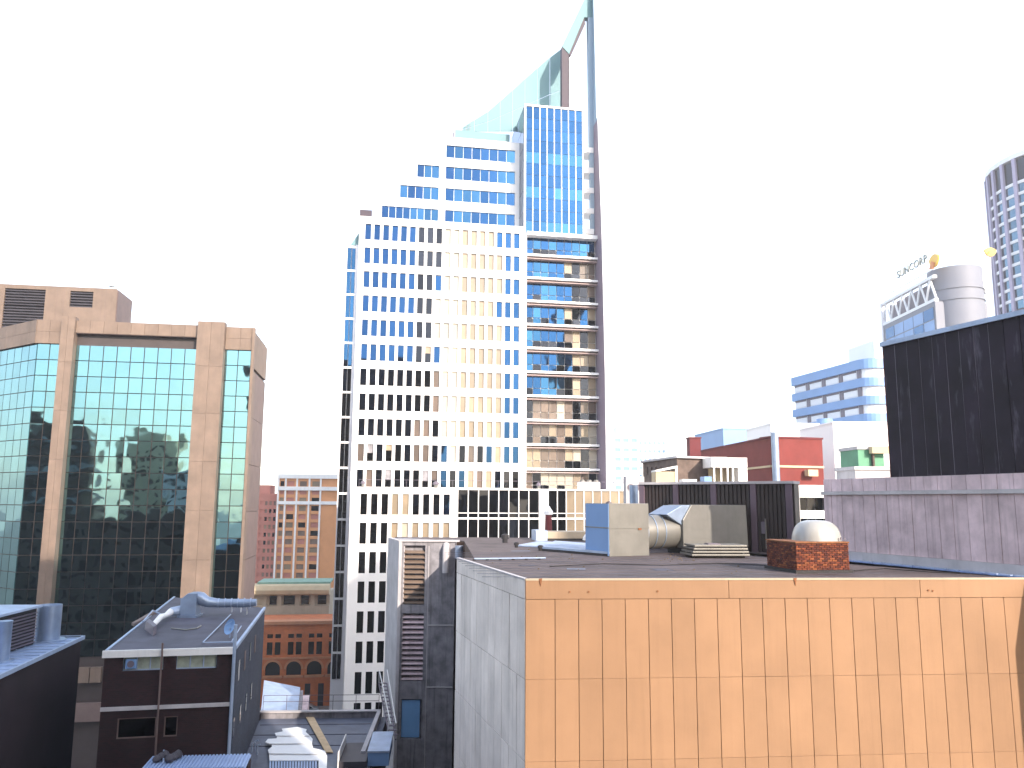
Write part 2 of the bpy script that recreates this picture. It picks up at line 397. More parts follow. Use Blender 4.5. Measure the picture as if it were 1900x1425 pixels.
# stepped upper floors
D = -4.0
ha = T.h(827, 268.6, D); hd = T.h(827, 389, D); pu = (ha - hd) / 3; wu = (ha - T.h(827, 292, D))
sP0, sP1 = T.s(815, 320, D), T.s(827, 320, D); sRu = T.s(966, 300, D); sWR = T.s(956, 300, D)
steps = [(None, T.s(823, 262, D)), (T.s(774, 318, D), T.s(770, 300, D)), (T.s(742, 356, D), T.s(737, 338, D)), (T.s(708, 392, D), T.s(700, 376, D))]
htops = [T.h(830, 254, D), T.h(775, 298, D), T.h(742, 335, D), T.h(704, 374, D)]
for k in range(4):
    t = ha - k * pu; wl, sl = steps[k]
    hb = (ha - (k + 1) * pu + .02 + (htops[0] - ha)) if k < 3 else htop - .5
    top = htops[k] if k == 0 else ha - k * pu + (htops[0] - ha)
    a = [sl]; 
    if wl is not None: a += [wl, sP0]
    a += [sP1, sWR, sRu]
    nopen = {1, 3} if wl is not None else {1}
    if wl is None: a = [sl, sP1 + .01, sWR, sRu]
    mb = MB().holes(T, a, [hb, t - wu, t, top], lambda i, j: j == 1 and i in nopen, .3, D)
    mb.box(T, sl + .02, sRu - .02, hb, top - .02, D - 14, D - .31)
    mb.build('wall', M['white_panel'], tw)
    spans = ([(wl, sP0, max(3, round((sP0 - wl) / 1.15)))] if wl is not None else []) + [(sP1, sWR, 8)]
    for (x0, x1, n_) in spans:
        q = (x1 - x0) / n_
        for i in range(n_):
            fpiece('pane', T, x0 + i * q + .05, x0 + (i + 1) * q - .05, t - wu, t, D - .22, .06, M['sky_glass'] if random.random() < .4 else M['blue_glass'], tw, .006)
mb = MB().box(T, T.s(667, 395), T.s(690, 395), htop - .4, T.h(678, 380), -3.5, -2.2); mb.box(T, T.s(667, 395), T.s(672, 395), htop - 3, htop - .4, -3.5, -2.4)
mb.build('terrace_screen', M['post_dark'], tw)
# glass parapet and aerials on the top block
hp = htops[0]
mb = MB().box(T, T.s(846, 245, D), T.s(948, 245, D), hp, T.h(900, 240, D), D - 1.2, D - 1.1)
mb.build('glass_parapet', M['sail_glass'], tw)
for px, top in ((842, 222), (850, 178), (858, 205), (866, 195), (872, 222)):
    a = T.w(T.s(px, 240, D - 3), hp, D - 3); b = a.copy(); b.z = T.h(px, top, D - 3)
    MB().tube([a, b], .05, 6).build('aerial', M['galv'], tw)
a = T.w(T.s(842, 240, D - 1), hp, D - 1)
MB().tube([a, a + Vector((0, 0, 1.3))], [.12, .12], 8).build('aerial', M['steel_dark'], tw)
# blue glass box
bl, br_ = T.s(975, 300, 0), T.s(1081, 300, 0); bt = T.h(1000, 199); bb = T.h(1000, 433)
mb = MB().box(T, bl - .2, br_, bb - .3, bt, -12, -.12); mb.build('box_core', M['white_panel'], tw)
nc, nr_ = 8, 11; q = (br_ - bl) / nc; r_ = (bt - bb) / nr_
for i in range(nc):
    for j in range(nr_):
        m = M['sky_glass'] if j in (0, 3, 6) and random.random() < .8 else M['blue_glass']
        fpiece('pane', T, bl + i * q + .07, bl + (i + 1) * q - .07, bb + j * r_ + .03, bb + (j + 1) * r_ - .03, 0, .1, m, tw, .005)
mb = MB()
for i in range(nc + 1): mb.box(T, bl + i * q - .06, bl + i * q + .06, bb, bt, -.1, .12)
mb.box(T, bl - .22, br_ + .02, bt, bt + .3, -12, .15); mb.build('mullions', M['mullion_white'], tw)
fl = Fr(T.w(bl - .2, 0, -12), math.degrees(T.a) - 90)   # its left flank
for i in range(5):
    for j in range(6):
        fpiece('pane', fl, .2 + i * 2.3, .2 + i * 2.3 + 2.15, bb + j * (bt - bb) / 6 + .05, bb + (j + 1) * (bt - bb) / 6 - .05, .08, .06, M['sky_glass'], tw, .004)
# balcony bays on the right
yl, yr = T.s(977, 600), T.s(1109, 600); DB = -1.3
ht0 = T.h(978, 470)                                     # first slab
mb = MB().box(T, sR - .6, yl, 0, bb - .3, -3, .02); mb.build('pier', M['white_panel'], tw)
mb = MB().box(T, yl, yr + .4, 0, bb + .0, -24, DB - .2); mb.build('balcony_core', M['white_paint'], tw)
n_ = 9; q = (yr - yl) / n_
for k in range(-1, 11):
    ht = ht0 - k * pitch
    if ht < 3: break
    if k >= 0:
        MB().box(T, yl, yr + .1, ht - .34, ht, DB - .2, .05).build('balcony_slab', M['white_panel'], tw)
        MB().box(T, yl, yr + .1, ht - .72, ht - .58, DB - .15, -.25).build('soffit_beam', M['soffit'], tw)
    lo, hi = ht, ht + pitch - .45
    if k == -1: hi = bb - .35
    mid = lo + (hi - lo) * .36
    for i in range(n_):
        x0, x1 = yl + i * q + .05, yl + (i + 1) * q - .05
        u = random.random()
        m = M['sky_glass'] if u < .45 else M['blue_glass']
        if k > 0 and i > 4: m = M['dark_glass'] if u < .25 else (M['blind'] if u < .65 else (M['blind_brown'] if u < .8 else M['blue_glass']))  # right panes: tan mirrored buildings put into the pane colour
        if k > 6: m = random.choice([M['blind'], M['blind_brown'], M['blind_brown'], M['dark_glass'], M['blind_pale']])  # lowest floors: brown reflection painted in the same way
        fpiece('pane', T, x0, x1, mid + .05, hi, DB, .08, m, tw, .006)
        fpiece('pane', T, x0, x1, lo, mid - .04, DB, .08, m if random.random() < .7 else M['dark_glass'], tw, .006)
mb = MB().box(T, yl, yr + .1, bb - .35, bb + .25, DB, .1); mb.build('balcony_fascia', M['white_panel'], tw)
# small balconies between the glass box and the blade
for k in range(5):
    hk = bb + 1.0 + k * pu * .95
    MB().box(T, br_ + .05, yr, hk, hk + .9, -4.5, -1.5).build('balcony_slab', M['white_panel'], tw)
# blade wall
x0, x1 = T.s(1112, 800), T.s(1119, 800)
ht = T.h(1100, -40, -1)
hq = T.h(1102, 225)
MB().side(T, [(-3.2, 0), (3.6, 0), (3.3, T.h(1115, 700)), (2.3, T.h(1110, 430)), (.7, hq), (-3.2, hq)], x0, x1).build('blade_wall', M['blade_mauve'], tw)
MB().side(T, [(-3.2, hq + .02), (.7, hq + .02), (-.6, ht), (-2.6, ht)], x0, x1).build('blade_wall', M['blade_upper'], tw)
MB().side(T, [(3.62, 0), (3.9, 0), (3.6, T.h(1115, 700)), (2.6, T.h(1110, 430)), (1.0, hq), (.72, hq), (2.32, T.h(1110, 430)), (3.32, T.h(1115, 700))], x0 - .02, x1 + .35).build('blade_edge', M['blade_white'], tw)  # white cap: sunlight on the front edge put in as colour
MB().side(T, [(.73, hq + .02), (1.0, hq + .02), (-.3, ht), (-.58, ht)], x0 - .25, x1 + .25).build('blade_edge', M['blade_upper'], tw)
MB().extr(T, [T.sh(1091, 26, -1.6), T.sh(1104, 26, -1.6), (x0, T.h(1108, 430, -1.6)), (x0 - .55, T.h(1108, 430, -1.6))], -2.6, -1.62).build('sail_stile', M['blade_upper'], tw)
# sail: diagonal and post, and the glass behind them
E = -1.6
pt = lambda px, py, d=E: T.sh(px, py, d)
MB().extr(T, [pt(1108, -25), pt(1108, 32), pt(1084, 32), pt(1056, 100), pt(1043, 86), pt(1088, -8), pt(1092, -25)], E - 1.2, E).build('sail_frame', M['sail_glass'], tw)
MB().extr(T, [pt(1043, 86), pt(1056, 100), pt(1056, 230), pt(1043, 230)], E - 1.3, E - .1).build('sail_post', M['post_dark'], tw)
MB().extr(T, [pt(1084, 32), pt(1086, 44), pt(1059, 104), pt(1055, 99)], E - 2.6, E - .05).build('sail_soffit', M['post_dark'], tw)  # dark strip: shade under the diagonal put in as colour
MB().extr(T, [pt(1056, 108), pt(1060, 104), pt(1060, 230), pt(1056, 230)], E - 1.0, E + .1).build('sail_post', M['blade_white'], tw)
gl = [(1043, 87), (1043, 240)]
xs = [1046, 1020, 997, 974, 951, 928, 905, 880, 858]
ys = [87, 106, 126, 146, 167, 187, 207, 222, 236]
for i in range(len(xs) - 1):
    a, b = xs[i], xs[i + 1]
    for (t0, t1) in ((0, .5), (.5, 1)):
        ya = lambda y, t: y + (244 - y) * t
        e_ = E - 6.1; MB().extr(T, [pt(b + .6, ya(ys[i + 1], t0) + 1, e_), pt(b + .6, ya(ys[i + 1], t1), e_), pt(a - .2, ya(ys[i], t1), e_), pt(a - .2, ya(ys[i], t0) + 1, e_)], E - 6.15, E - 6.05).build('sail_pane', M['sail_glass'], tw)

# ================================================================ WHITE PODIUM BUILDING
Q = Fr(P(655, 930, 102), 10)
po = thing('podium_building', 'low white office block with rows of tall dark windows in front of the white tower', 'building', Q.w(15, 0, -6))
q0 = Q.s(669, 930); qp = (Q.s(823, 930) - q0) / 8; qw = qp * .62
r0 = Q.h(670, 916); rp = (r0 - Q.h(670, 1304)) / 7; rh = r0 - Q.h(670, 955)
pl, pr = Q.s(650, 930), Q.s(1172, 930); ptop = Q.h(655, 904)
b1, b2, b3, b4 = Q.s(850), Q.s(1000), Q.s(1018), Q.s(1165)
ss = [pl]
for i in range(9): ss += [q0 + i * qp, q0 + i * qp + qw]
ss += [Q.s(846)]
hs = [0]
for j in range(7, -1, -1): hs += [r0 - j * rp - rh, r0 - j * rp]
hs.append(ptop)
MB().holes(Q, ss, hs, lambda i, j: i % 2 == 1 and j % 2 == 1, .3).build('wall', M['white_panel'], po)
for j in range(8):
    for i in range(9):
        m = M['dark_glass']
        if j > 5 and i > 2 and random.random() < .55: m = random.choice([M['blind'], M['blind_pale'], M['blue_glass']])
        fpiece('window', Q, ss[1 + 2 * i], ss[2 + 2 * i], hs[1 + 2 * j], hs[2 + 2 * j], -.24, .05, m, po, .004)
g0, g1 = Q.h(900, 1050), Q.h(900, 909)
MB().holes(Q, [Q.s(846), b1, b2, b3, b4, pr], [0, g0, g1, ptop], lambda i, j: j == 1 and i in (1, 3), .5, .015).build('wall', M['white_panel'], po)
MB().box(Q, pl + .02, pr - .02, 0, ptop - .03, -15, -.52).build('core', M['white_paint'], po)
gm = Q.h(900, 962); hb_ = Q.h(900, 1000)
for (x0, x1, n_, ms_) in ((b1, b2, 8, ['dark_glass']), (b3, b4, 9, ['blind', 'blind', 'blind', 'blind_pale'])):  # right bay: tan reflection painted as pane colour
    q = (x1 - x0) / n_
    for i in range(n_):
        m = M['dark_glass'] if (n_ == 9 and i < 2) else M[random.choice(ms_)]
        fpiece('pane', Q, x0 + i * q + .06, x0 + (i + 1) * q - .06, gm + .12, g1 - .02, -.2, .06, m, po, .006)
        fpiece('pane', Q, x0 + i * q + .06, x0 + (i + 1) * q - .06, hb_, gm - .12, -.2, .06, m, po, .006)
        fpiece('pane', Q, x0 + i * q + .06, x0 + (i + 1) * q - .06, g0 + .1, hb_ - .1, -.2, .06, m, po, .006)
        if i: MB().box(Q, x0 + i * q - .06, x0 + i * q + .06, g0, g1, -.4, -.1).build('mullion', M['mullion_white'], po)
    for hh in (gm, hb_ - .05): MB().box(Q, x0, x1, hh - .12, hh + .12, -.4, -.06).build('transom', M['mullion_white'], po)
    MB().box(Q, x0, x1, Q.h(900, 952) - .05, Q.h(900, 952) + .05, -.3, -.12).build('transom', M['mullion_white'], po)
# roof rail and small roof things on the podium
ra = thing('roof_railing', 'thin metal railing along the roof edge of the low white block', 'railing', Q.w(15, ptop, -.5))
xa, xb = Q.s(665), Q.s(1190)
MB().tube([Q.w(xa, ptop + 1.0, -.6), Q.w(pr, ptop + 1.0, -.6)], .03, 6).build('top_rail', M['steel_dark'], ra)
x = xa
while x < pr: MB().tube([Q.w(x, ptop - .02, -.6), Q.w(x, ptop + 1.0, -.6)], .02, 5).build('post', M['steel_dark'], ra); x += 3.0
def fan(px, fr, h, r=.35, label='', d=-3):
    c = fr.w(fr.s(px), h, d); t = thing('roof_fan', label, 'roof fan', c, 'small fans on the low white roof')
    MB().lathe(c, [(r * .6, 0), (r * .6, .45)], 10).build('stem', M['galv'], t)
    MB().lathe(c, [(r * .7, .45), (r, .5), (r, .7), (r * .3, .95)], 12).build('cap', M['steel_dark'], t)
fan(672, Q, ptop, .3, 'small dark roof fan at the left end of the low white roof')
fan(812, Q, ptop, .45, 'small roof fan above the middle of the low white roof')
fan(1008, Q, ptop, .3, 'small roof fan above the white pier between the glazed bays')
c = Q.w(Q.s(1098), ptop, -4); t = thing('cooling_unit', 'white rooftop cooling unit with domed top at the right end of the low white roof', 'cooling unit', c)
MB().box(Q, Q.s(1090), Q.s(1128), ptop, ptop + 1.1, -5.5, -3.5).build('casing', M['white_paint'], t, bevel=.15)
for k in range(3): MB().lathe(Q.w(Q.s(1097) + k * 1.0, ptop + 1.1, -4.5), [(.35, 0), (.35, .2), (.2, .3)], 12).build('fan_cowl', M['galv'], t)

# ================================================================ BRONZE GLASS OFFICE BLOCK, LEFT
L = Fr(P(250, 930, 86), 9)
lt = thing('glass_office_block', 'mirror glass office block with tan granite pillars and parapet at left', 'building', L.w(0, 0, -8))
p1a, p1b = L.s(119, 600), L.s(144, 600); p2a, p2b = L.s(370, 610), L.s(420, 610); e1 = L.s(474, 612); cs = L.s(70, 600)
lp = L.h(250, 600); lg = L.h(250, 643); rowp = 1.72
NROW = 17
cwid = (p2a - p1b) / 9
Lf = Fr(L.w(cs, 0), 9 - 42)
back = 10.0
# core
corners = [Lf.w(-16, 0, -.35), L.w(cs + .02, 0, -.35), L.w(e1 - .3, 0, -.35), L.w(e1 - .3, 0, -back), L.w(-30, 0, -26)]
MB().prism([(p.x, p.y) for p in corners], 0, lp - .6).build('core', M['mullion_brown'], lt)
def bay(fr, x0, x1, n_, rows, top):
    q = (x1 - x0) / n_
    for j in range(rows):
        for i in range(n_):
            fpiece('pane', fr, x0 + i * q + .045, x0 + (i + 1) * q - .045, top - (j + 1) * rowp + .045, top - j * rowp - .045, -.2, .08, M['cyan_glass'], lt, .004)
bay(L, p1b, p2a, 9, NROW, lg); bay(L, p2b, e1 - .35, 2, NROW, lg); bay(L, cs + .1, p1a, 2, NROW, lg); bay(Lf, -6.4, -.1, 4, NROW, lg)
mb = MB(); RE = int((lg - L.h(170, 1237)) / rowp)
for (fr, x0, x1, n_, r0_, r1_) in ((L, p1b, p2a, 9, NROW, RE), (L, p2b, e1 - .35, 2, NROW, RE), (L, cs + .1, p1a, 2, NROW, RE), (Lf, -6.4, -.1, 4, NROW, RE), (Lf, -15.8, -6.4, 6, 0, RE)):
    q = (x1 - x0) / n_
    for j in range(r0_, r1_):
        for i in range(n_): mb.box(fr, x0 + i * q + .045, x0 + (i + 1) * q - .045, lg - (j + 1) * rowp + .045, lg - j * rowp - .045, -.28, -.2)
mb.build('pane', M['cyan_glass'], lt, kind='stuff')
# parapet of granite panels
def course(fr, x0, x1, h0, h1, d, n_, m='granite', t=.3):
    q = (x1 - x0) / n_
    for i in range(n_): fpiece('granite_panel', fr, x0 + i * q + .012, x0 + (i + 1) * q - .012, h0, h1, d, t, M[m], lt, .0015)
hm = L.h(250, 622)
course(L, p1b + .02, p2a - .02, hm, lp, .35, 9); course(L, p1b + .02, p2a - .02, lg + .02, hm - .02, -.55, 9, 'granite_dark')  # recess panels darker: its shade put into the granite tone
MB().box(L, p1b, p2a, hm - .06, hm - .01, -.6, .3).build('soffit', M['granite_dark'], lt)
course(L, p2b + .02, e1, lg + .02, (lg + lp) / 2, .1, 2); course(L, p2b + .02, e1, (lg + lp) / 2 + .02, lp, .1, 2)
course(L, cs, p1a - .02, lg + .02, (lg + lp) / 2, .1, 2); course(L, cs, p1a - .02, (lg + lp) / 2 + .02, lp, .1, 2)
course(Lf, -16, -.02, lg + .02, (lg + lp) / 2, .1, 10); course(Lf, -16, -.02, (lg + lp) / 2 + .02, lp, .1, 10)
MB().prism([(p.x, p.y) for p in corners], lp - .6, lp - .1).build('roof', M['roof_dark'], lt)
def pillar(x0, x1, dp):
    h = lp + .35; k = 0
    hs_ = [h, h - 5.0]
    while hs_[-1] > 14: hs_.append(hs_[-1] - 5.2)
    for a, b in zip(hs_, hs_[1:]):
        xm = (x0 + x1) / 2
        fpiece('granite_panel', L, x0, xm - .01, b + .02, a, dp, dp + .3, M['granite'], lt, .0)
        fpiece('granite_panel', L, xm + .01, x1, b + .02, a, dp, dp + .3, M['granite'], lt, .0)
pillar(p1a, p1b, .75); pillar(p2a, p2b, .9)
# right flank: granite corner strip and side wall
fb = Fr(L.w(e1 - .28, 0, -.3), 9 + 90)
course(fb, 0, 9.5, lp - 4.5, lp - .5, .25, 4)
for k in range(5): fpiece('granite_panel', fb, 0, 1.4, lp - 10.0 - k * 5.2, lp - 4.85 - k * 5.2, .25, .3, M['granite'], lt)
for k in range(5): fpiece('granite_panel', fb, 1.45, 9.4, lp - 10.0 - k * 5.2, lp - 4.85 - k * 5.2, .2, .25, M['granite_dark'], lt)
MB().box(fb, -.6, 0, 0, lp - .05, 0, .3).build('corner_strip', M['granite'], lt)
# street level plinth seen between the two dark roofs
yb1 = L.h(170, 1265); yb0 = L.h(170, 1237)
for a in (148, 170): fpiece('plinth_panel', L, L.s(a, 1250), L.s(a + 20, 1250), yb1, yb0, .5, .5, M['granite'], lt)
MB().box(L, L.s(110, 1300), L.s(200, 1300), L.h(170, 1337), L.h(170, 1303), 0, .45).build('plinth_band', M['granite_dark'], lt)
# plant room
dd = -9
xa, xb = L.s(-30, 560, dd), L.s(216, 560, dd); ph = L.h(150, 533, dd)
va, vb = L.s(7, 560, dd), L.s(83, 560, dd); vc, vd = L.s(129, 560, dd), L.s(172, 560, dd)
hl = L.h(150, 570, dd)
MB().holes(L, [xa, va, vb, vc, vd, xb], [lp - .4, lp + .2, hl, ph - .5, ph], lambda i, j: (i == 1 and j in (1, 2)) or (i == 3 and j == 2), .4, dd).build('plant_room_wall', M['granite'], lt)
MB().box(L, xa + .02, xb - .02, lp - .4, ph - .02, dd - 6, dd - .42).build('plant_room', M['granite_dark'], lt)
for (u0, u1, h0_) in ((va, vb, lp + .2), (vc, vd, hl)):
    hh = h0_
    while hh < ph - .7: MB().box(L, u0, u1, hh, hh + .12, dd - .35, dd - .1).build('louvre_blade', M['louvre_dark'], lt); hh += .34
    MB().box(L, u0, u1, h0_, ph - .5, dd - .41, dd - .37).build('louvre_back', M['louvre_dark'], lt)
for px in (28, 105, 118, 188, 196):
    MB().box(L, L.s(px, 560, dd) - .012, L.s(px, 560, dd) + .012, ph - .48 if px < 90 else lp, ph - .01, dd, dd + .006).build('joint', M['granite_dark'], lt)
c = L.w(L.s(203, 530, dd), ph - .02, dd - .6); t = thing('roof_camera', 'tiny grey bracket at the top right corner of the tan plant room', 'bracket', c)
MB().tube([c, c + Vector((0, 0, .45))], .05, 6).build('post', M['steel_dark'], t); MB().tube([c + Vector((-.25, 0, .5)), c + Vector((.45, 0, .38))], .09, 8).build('head', M['galv'], t)

# ================================================================ DISTANT BUILDINGS IN THE GAP
A = Fr(P(516, 930, 180), 6)
ap = thing('apartment_tower', 'orange brick apartment tower with white window grid in the gap beside the white tower', 'building', A.w(8, 0, -6))
x0, x1 = A.s(516), A.s(628); at = A.h(570, 880)
cols = [(519, 526), (532, 545), (555, 568), (578, 592)]
ss = [x0]
for a, b in cols: ss += [A.s(a), A.s(b)]
ss += [A.s(596)]
hs = [0]; rows = []
hh = A.h(570, 893); fp = 15 / 1480 * 180
rws = [hh - k * fp for k in range(15)]
for t in reversed(rws): hs += [t - fp * .62, t]
hs.append(at)
MB().holes(A, ss, hs, lambda i, j: i % 2 == 1 and j % 2 == 1, .3).build('wall', M['orange_brick'], ap)
MB().box(A, A.s(596), x1, 0, at, -14, .0).build('wall', M['orange_brick'], ap)
MB().box(A, x0 + .02, A.s(596) - .001, 0, at - .02, -14, -.31).build('core', M['pink_brick'], ap)
for j in range(15):
    for i in range(4): fpiece('window', A, ss[1 + 2 * i], ss[2 + 2 * i], hs[1 + 2 * j], hs[2 + 2 * j], -.2, .06, random.choice([M['blind'], M['dark_glass'], M['pink_brick'], M['granite']]), ap)
for px in (515.5, 529, 550, 573, 594): MB().box(A, A.s(px) - .18, A.s(px) + .18, 0, at, 0, .3).build('pilaster', M['white_paint'], ap)
for (a, b) in ((880, 888), (903, 910), (930, 936)): MB().box(A, x0 - .2, x1, A.h(570, b), A.h(570, a), .01, .45).build('cornice', M['white_paint'], ap)
A2 = Fr(P(484, 930, 186), 6)
a2 = thing('apartment_tower', 'pink brick apartment block half hidden behind the glass office block', 'building', A2.w(2, 0, -5))
x0, x1 = A2.s(470), A2.s(517, 930); at2 = A2.h(505, 916)
ss = [x0]
for a in (474, 483, 492, 500, 508): ss += [A2.s(a), A2.s(a + 4.5)]
ss.append(x1); hs = [0]
for k in range(13, -1, -1): t = A2.h(500, 930) - k * fp * .98; hs += [t - fp * .5, t]
hs.append(at2)
MB().holes(A2, ss, hs, lambda i, j: i % 2 == 1 and j % 2 == 1, .25).build('wall', M['pink_brick'], a2)
MB().box(A2, x0 + .02, x1 - .02, 0, at2 - .02, -10, -.26).build('core', M['pink_brick'], a2)
for j in range(14):
    for i in range(2, 5): fpiece('window', A2, ss[1 + 2 * i], ss[2 + 2 * i], hs[1 + 2 * j], hs[2 + 2 * j], -.15, .06, random.choice([M['dark_glass'], M['granite'], M['blind']]), a2)
MB().box(A2, x0, A2.s(497), at2, A2.h(497, 900) , -8, -2).build('stair_head', M['pink_brick'], a2)

K = Fr(P(480, 930, 152), 8)
cb = thing('cream_building', 'cream rendered building with a rounded cornice and green roof edge above the orange arches', 'building', K.w(6, 0, -5))
x0, x1 = K.s(474), K.s(618)
k0, k1, k2, k3, k4 = K.h(550, 1168), K.h(550, 1124), K.h(550, 1104), K.h(550, 1096), K.h(550, 1084)
MB().box(K, x0, x1, 0, k1, -12, 0).build('wall', M['cream_stone'], cb)
MB().box(K, x0, x1, k1, k2, -12, -.9).build('recessed_storey', M['cream_stone'], cb)
for a, b in ((508, 521), (534, 554), (566, 580), (596, 612)):
    fpiece('window', K, K.s(a), K.s(b), k1 + .15, k2 - .1, -.85, .06, M['dark_glass'], cb)
for px in (500, 527, 560, 588): MB().box(K, K.s(px) - .35, K.s(px) + .35, k1, k2, -.9, -.1).build('pier', M['cream_stone'], cb)
MB().side(K, [(-2, k2), (.4, k2), (.9, k2 + .3), (1.1, k3 + .2), (.6, k4 - .2), (0, k4), (-2, k4)], x0, x1).build('cornice', M['cream'], cb)
MB().box(K, x0 + 1, x1, k4, k4 + .35, -8, -.6).build('roof_edge', M['copper_green'], cb)

H = Fr(P(490, 930, 138), 8)
he = thing('arcaded_building', 'orange brick building with arched openings and paired dark windows', 'building', H.w(6, 0, -5))
x0, x1 = H.s(478), H.s(640); ht = H.h(550, 1158)
grp = [(471, 496), (508, 533), (546, 571), (583, 608), (620, 645)]
u0, u1, v0, v1 = H.h(550, 1215), H.h(550, 1191), H.h(550, 1184), H.h(550, 1176)
ss = [H.s(468)]
for a, b in grp: m_ = (a + b) / 2; ss += [H.s(a), H.s(m_ - 2), H.s(m_ + 2), H.s(b)]
ss.append(H.s(650)); arch_top = H.h(550, 1222)
hs = [arch_top, u0, u1, v0, v1, ht]
MB().holes(H, ss, hs, lambda i, j: i % 2 == 1 and j in (1, 3), .35).build('wall', M['heritage'], he)
for i in range(1, len(ss) - 1, 2):
    for j in (1, 3): fpiece('window', H, ss[i], ss[i + 1], hs[j], hs[j + 1], -.3, .06, M['dark_glass'], he)
MB().box(H, ss[0], ss[-1], ht, ht + .5, -2, .35).build('cornice', M['heritage_trim'], he)
MB().box(H, ss[0], ss[-1], arch_top - .05, arch_top + .25, .0, .2).build('string_course', M['heritage_trim'], he)
sill = H.h(550, 1253); spring = H.h(550, 1241)
# arched storey
mb = MB(); prev = ss[0]; d = .015
for a, b in grp:
    xa, xb = H.s(a - 1), H.s(b + 1); xm = (xa + xb) / 2; rr = (xb - xa) / 2
    mb.box(H, prev, xa, sill, arch_top, -.6, d)
    n_ = 10; rise = min(rr, arch_top - spring - .3)
    for k in range(n_):
        t0, t1 = math.pi - math.pi * k / n_, math.pi - math.pi * (k + 1) / n_
        s0_, s1_ = xm + rr * math.cos(t0), xm + rr * math.cos(t1); y0, y1 = spring + rise * math.sin(t0), spring + rise * math.sin(t1)
        b_ = [H.w(s0_, y0, -.6), H.w(s1_, y1, -.6), H.w(s1_, y1, d), H.w(s0_, y0, d)]
        t_ = [H.w(s0_, arch_top, -.6), H.w(s1_, arch_top, -.6), H.w(s1_, arch_top, d), H.w(s0_, arch_top, d)]
        mb.hexa(b_, t_)
    prev = xb
    MB().box(H, xa - .3, xb + .3, sill - .35, sill, -.3, .25).build('sill', M['heritage_trim'], he)
    fpiece('arch_window', H, xa, xb, sill, spring + rise, -.45, .06, M['dark_glass'], he)
    ar = MB()
    for k in range(n_):
        t0, t1 = math.pi - math.pi * k / n_, math.pi - math.pi * (k + 1) / n_
        o_ = lambda t, e: (xm + (rr + e) * math.cos(t), spring + (rise + e) * math.sin(t))
        ar.extr(H, [o_(t0, 0.02), o_(t1, 0.02), o_(t1, .35), o_(t0, .35)], d, .12)
    ar.build('arch', M['heritage_trim'], he)
mb.box(H, prev, ss[-1], sill, arch_top, -.6, d); mb.build('wall', M['heritage'], he)
MB().box(H, ss[0], ss[-1], 0, sill - .36, -.7, .015).build('wall', M['heritage'], he)
MB().box(H, ss[0] + .02, ss[-1] - .02, 0, ht - .02, -12, -.75).build('core', M['heritage'], he)
for px in (580, 604): fpiece('door', H, H.s(px), H.s(px + 10), 0.15, H.h(580, 1268), .08, .08, M['black'], he)

def car(loc, ang, col, label):
    t = thing('parked_car', label, 'car', loc, 'cars in the street by the orange arcade'); f = Fr(loc, math.degrees(ang)); z = loc[2]
    prof = [(-2.1, .35), (-2.15, .75), (-1.9, .95), (-1.3, 1.0), (-.7, 1.42), (.9, 1.45), (1.5, 1.02), (2.1, .95), (2.2, .6), (2.1, .35)]
    MB().extr(f, [(s_, z + h_) for s_, h_ in prof], -.85, .85).build('body', col, t, bevel=.08, smooth=True)
    MB().extr(f, [(s_, z + h_) for s_, h_ in ((-1.15, 1.0), (-.68, 1.34), (.88, 1.36), (1.32, 1.02))], -.87, .87).build('windows', M['dark_glass'], t)
    for s_ in (-1.35, 1.35):
        for d_ in (-.8, .8):
            c_ = f.w(s_, z + .33, d_); MB().tube([c_ - f.N * .12, c_ + f.N * .12], .33, 14).build('wheel', M['rubber'], t)
    for d_ in (-.6, .6): MB().box(f, -2.19, -2.1, z + .6, z + .75, d_ - .15, d_ + .15).build('headlight', M['white_sheet'], t)
car(fs.w(1.5, .012, -4.6), R(9), M['car_silver'], 'silver car parked in the street below the orange arcade')
car(fs.w(8.2, .012, -4.6), R(9), M['car_red'], 'red car parked in the street beside the silver one')
# small white roofed building in the lane
V = Fr(P(492, 930, 78), 7)
sv_ = thing('low_building', 'low building with a pale tilted flat roof down in the lane', 'building', V.w(2, 0, -2))
g = [P(490, 1262, 82), P(557, 1275, 82), P(552, 1322, 72), P(484, 1322, 72)]
MB().hexa([Vector((p.x, p.y, p.z - .25)) for p in g], g).build('roof', M['zinc'], sv_)
MB().prism([(p.x * .985, p.y) for p in g], 0, min(p.z for p in g) - .3).build('wall', M['concrete'], sv_)
MB().prism([(p.x, p.y) for p in (P(560, 1290, 84), P(574, 1290, 84), P(568, 1322, 74), P(556, 1322, 74))], 0, P(560, 1290, 84).z).build('stair_block', M['concrete_warm'], sv_)
# ================================================================ OCHRE PANELLED BUILDING (FOREGROUND RIGHT)
ZR = CZ - 2.95
A_ = G(975, 1076, ZR); B_ = G(1900, 1074, ZR); C_ = G(848, 1036, ZR)
Yf = Fr.two(A_, B_); W_ = (B_ - A_).length + 5
yb = thing('panelled_building', 'flat roofed building clad in ochre panels filling the lower right', 'building', Yf.w(10, 0, -5))
sj = Yf.s(1030, 1255); sn = Yf.s(1874, 1255); pw = (sn - sj) / 20
z1 = Yf.h(1300, 1111); rowh = (Yf.h(1300, 1111) - Yf.h(1300, 1257)); 
cuts = [0] + [sj + i * pw for i in range(-0, 26)]
for r in range(5):
    for i in range(len(cuts) - 1):
        x0, x1 = cuts[i], cuts[i + 1]
        hi = z1 - r * rowh; dz = random.gauss(0, .004)
        fpiece('wall_panel', Yf, x0 + .011, x1 - .011, hi - rowh + .004 + dz * .4, hi - .004 + dz * .4, random.gauss(0, .0015), .08, M['ochre_panel'], yb, .0008, .006)
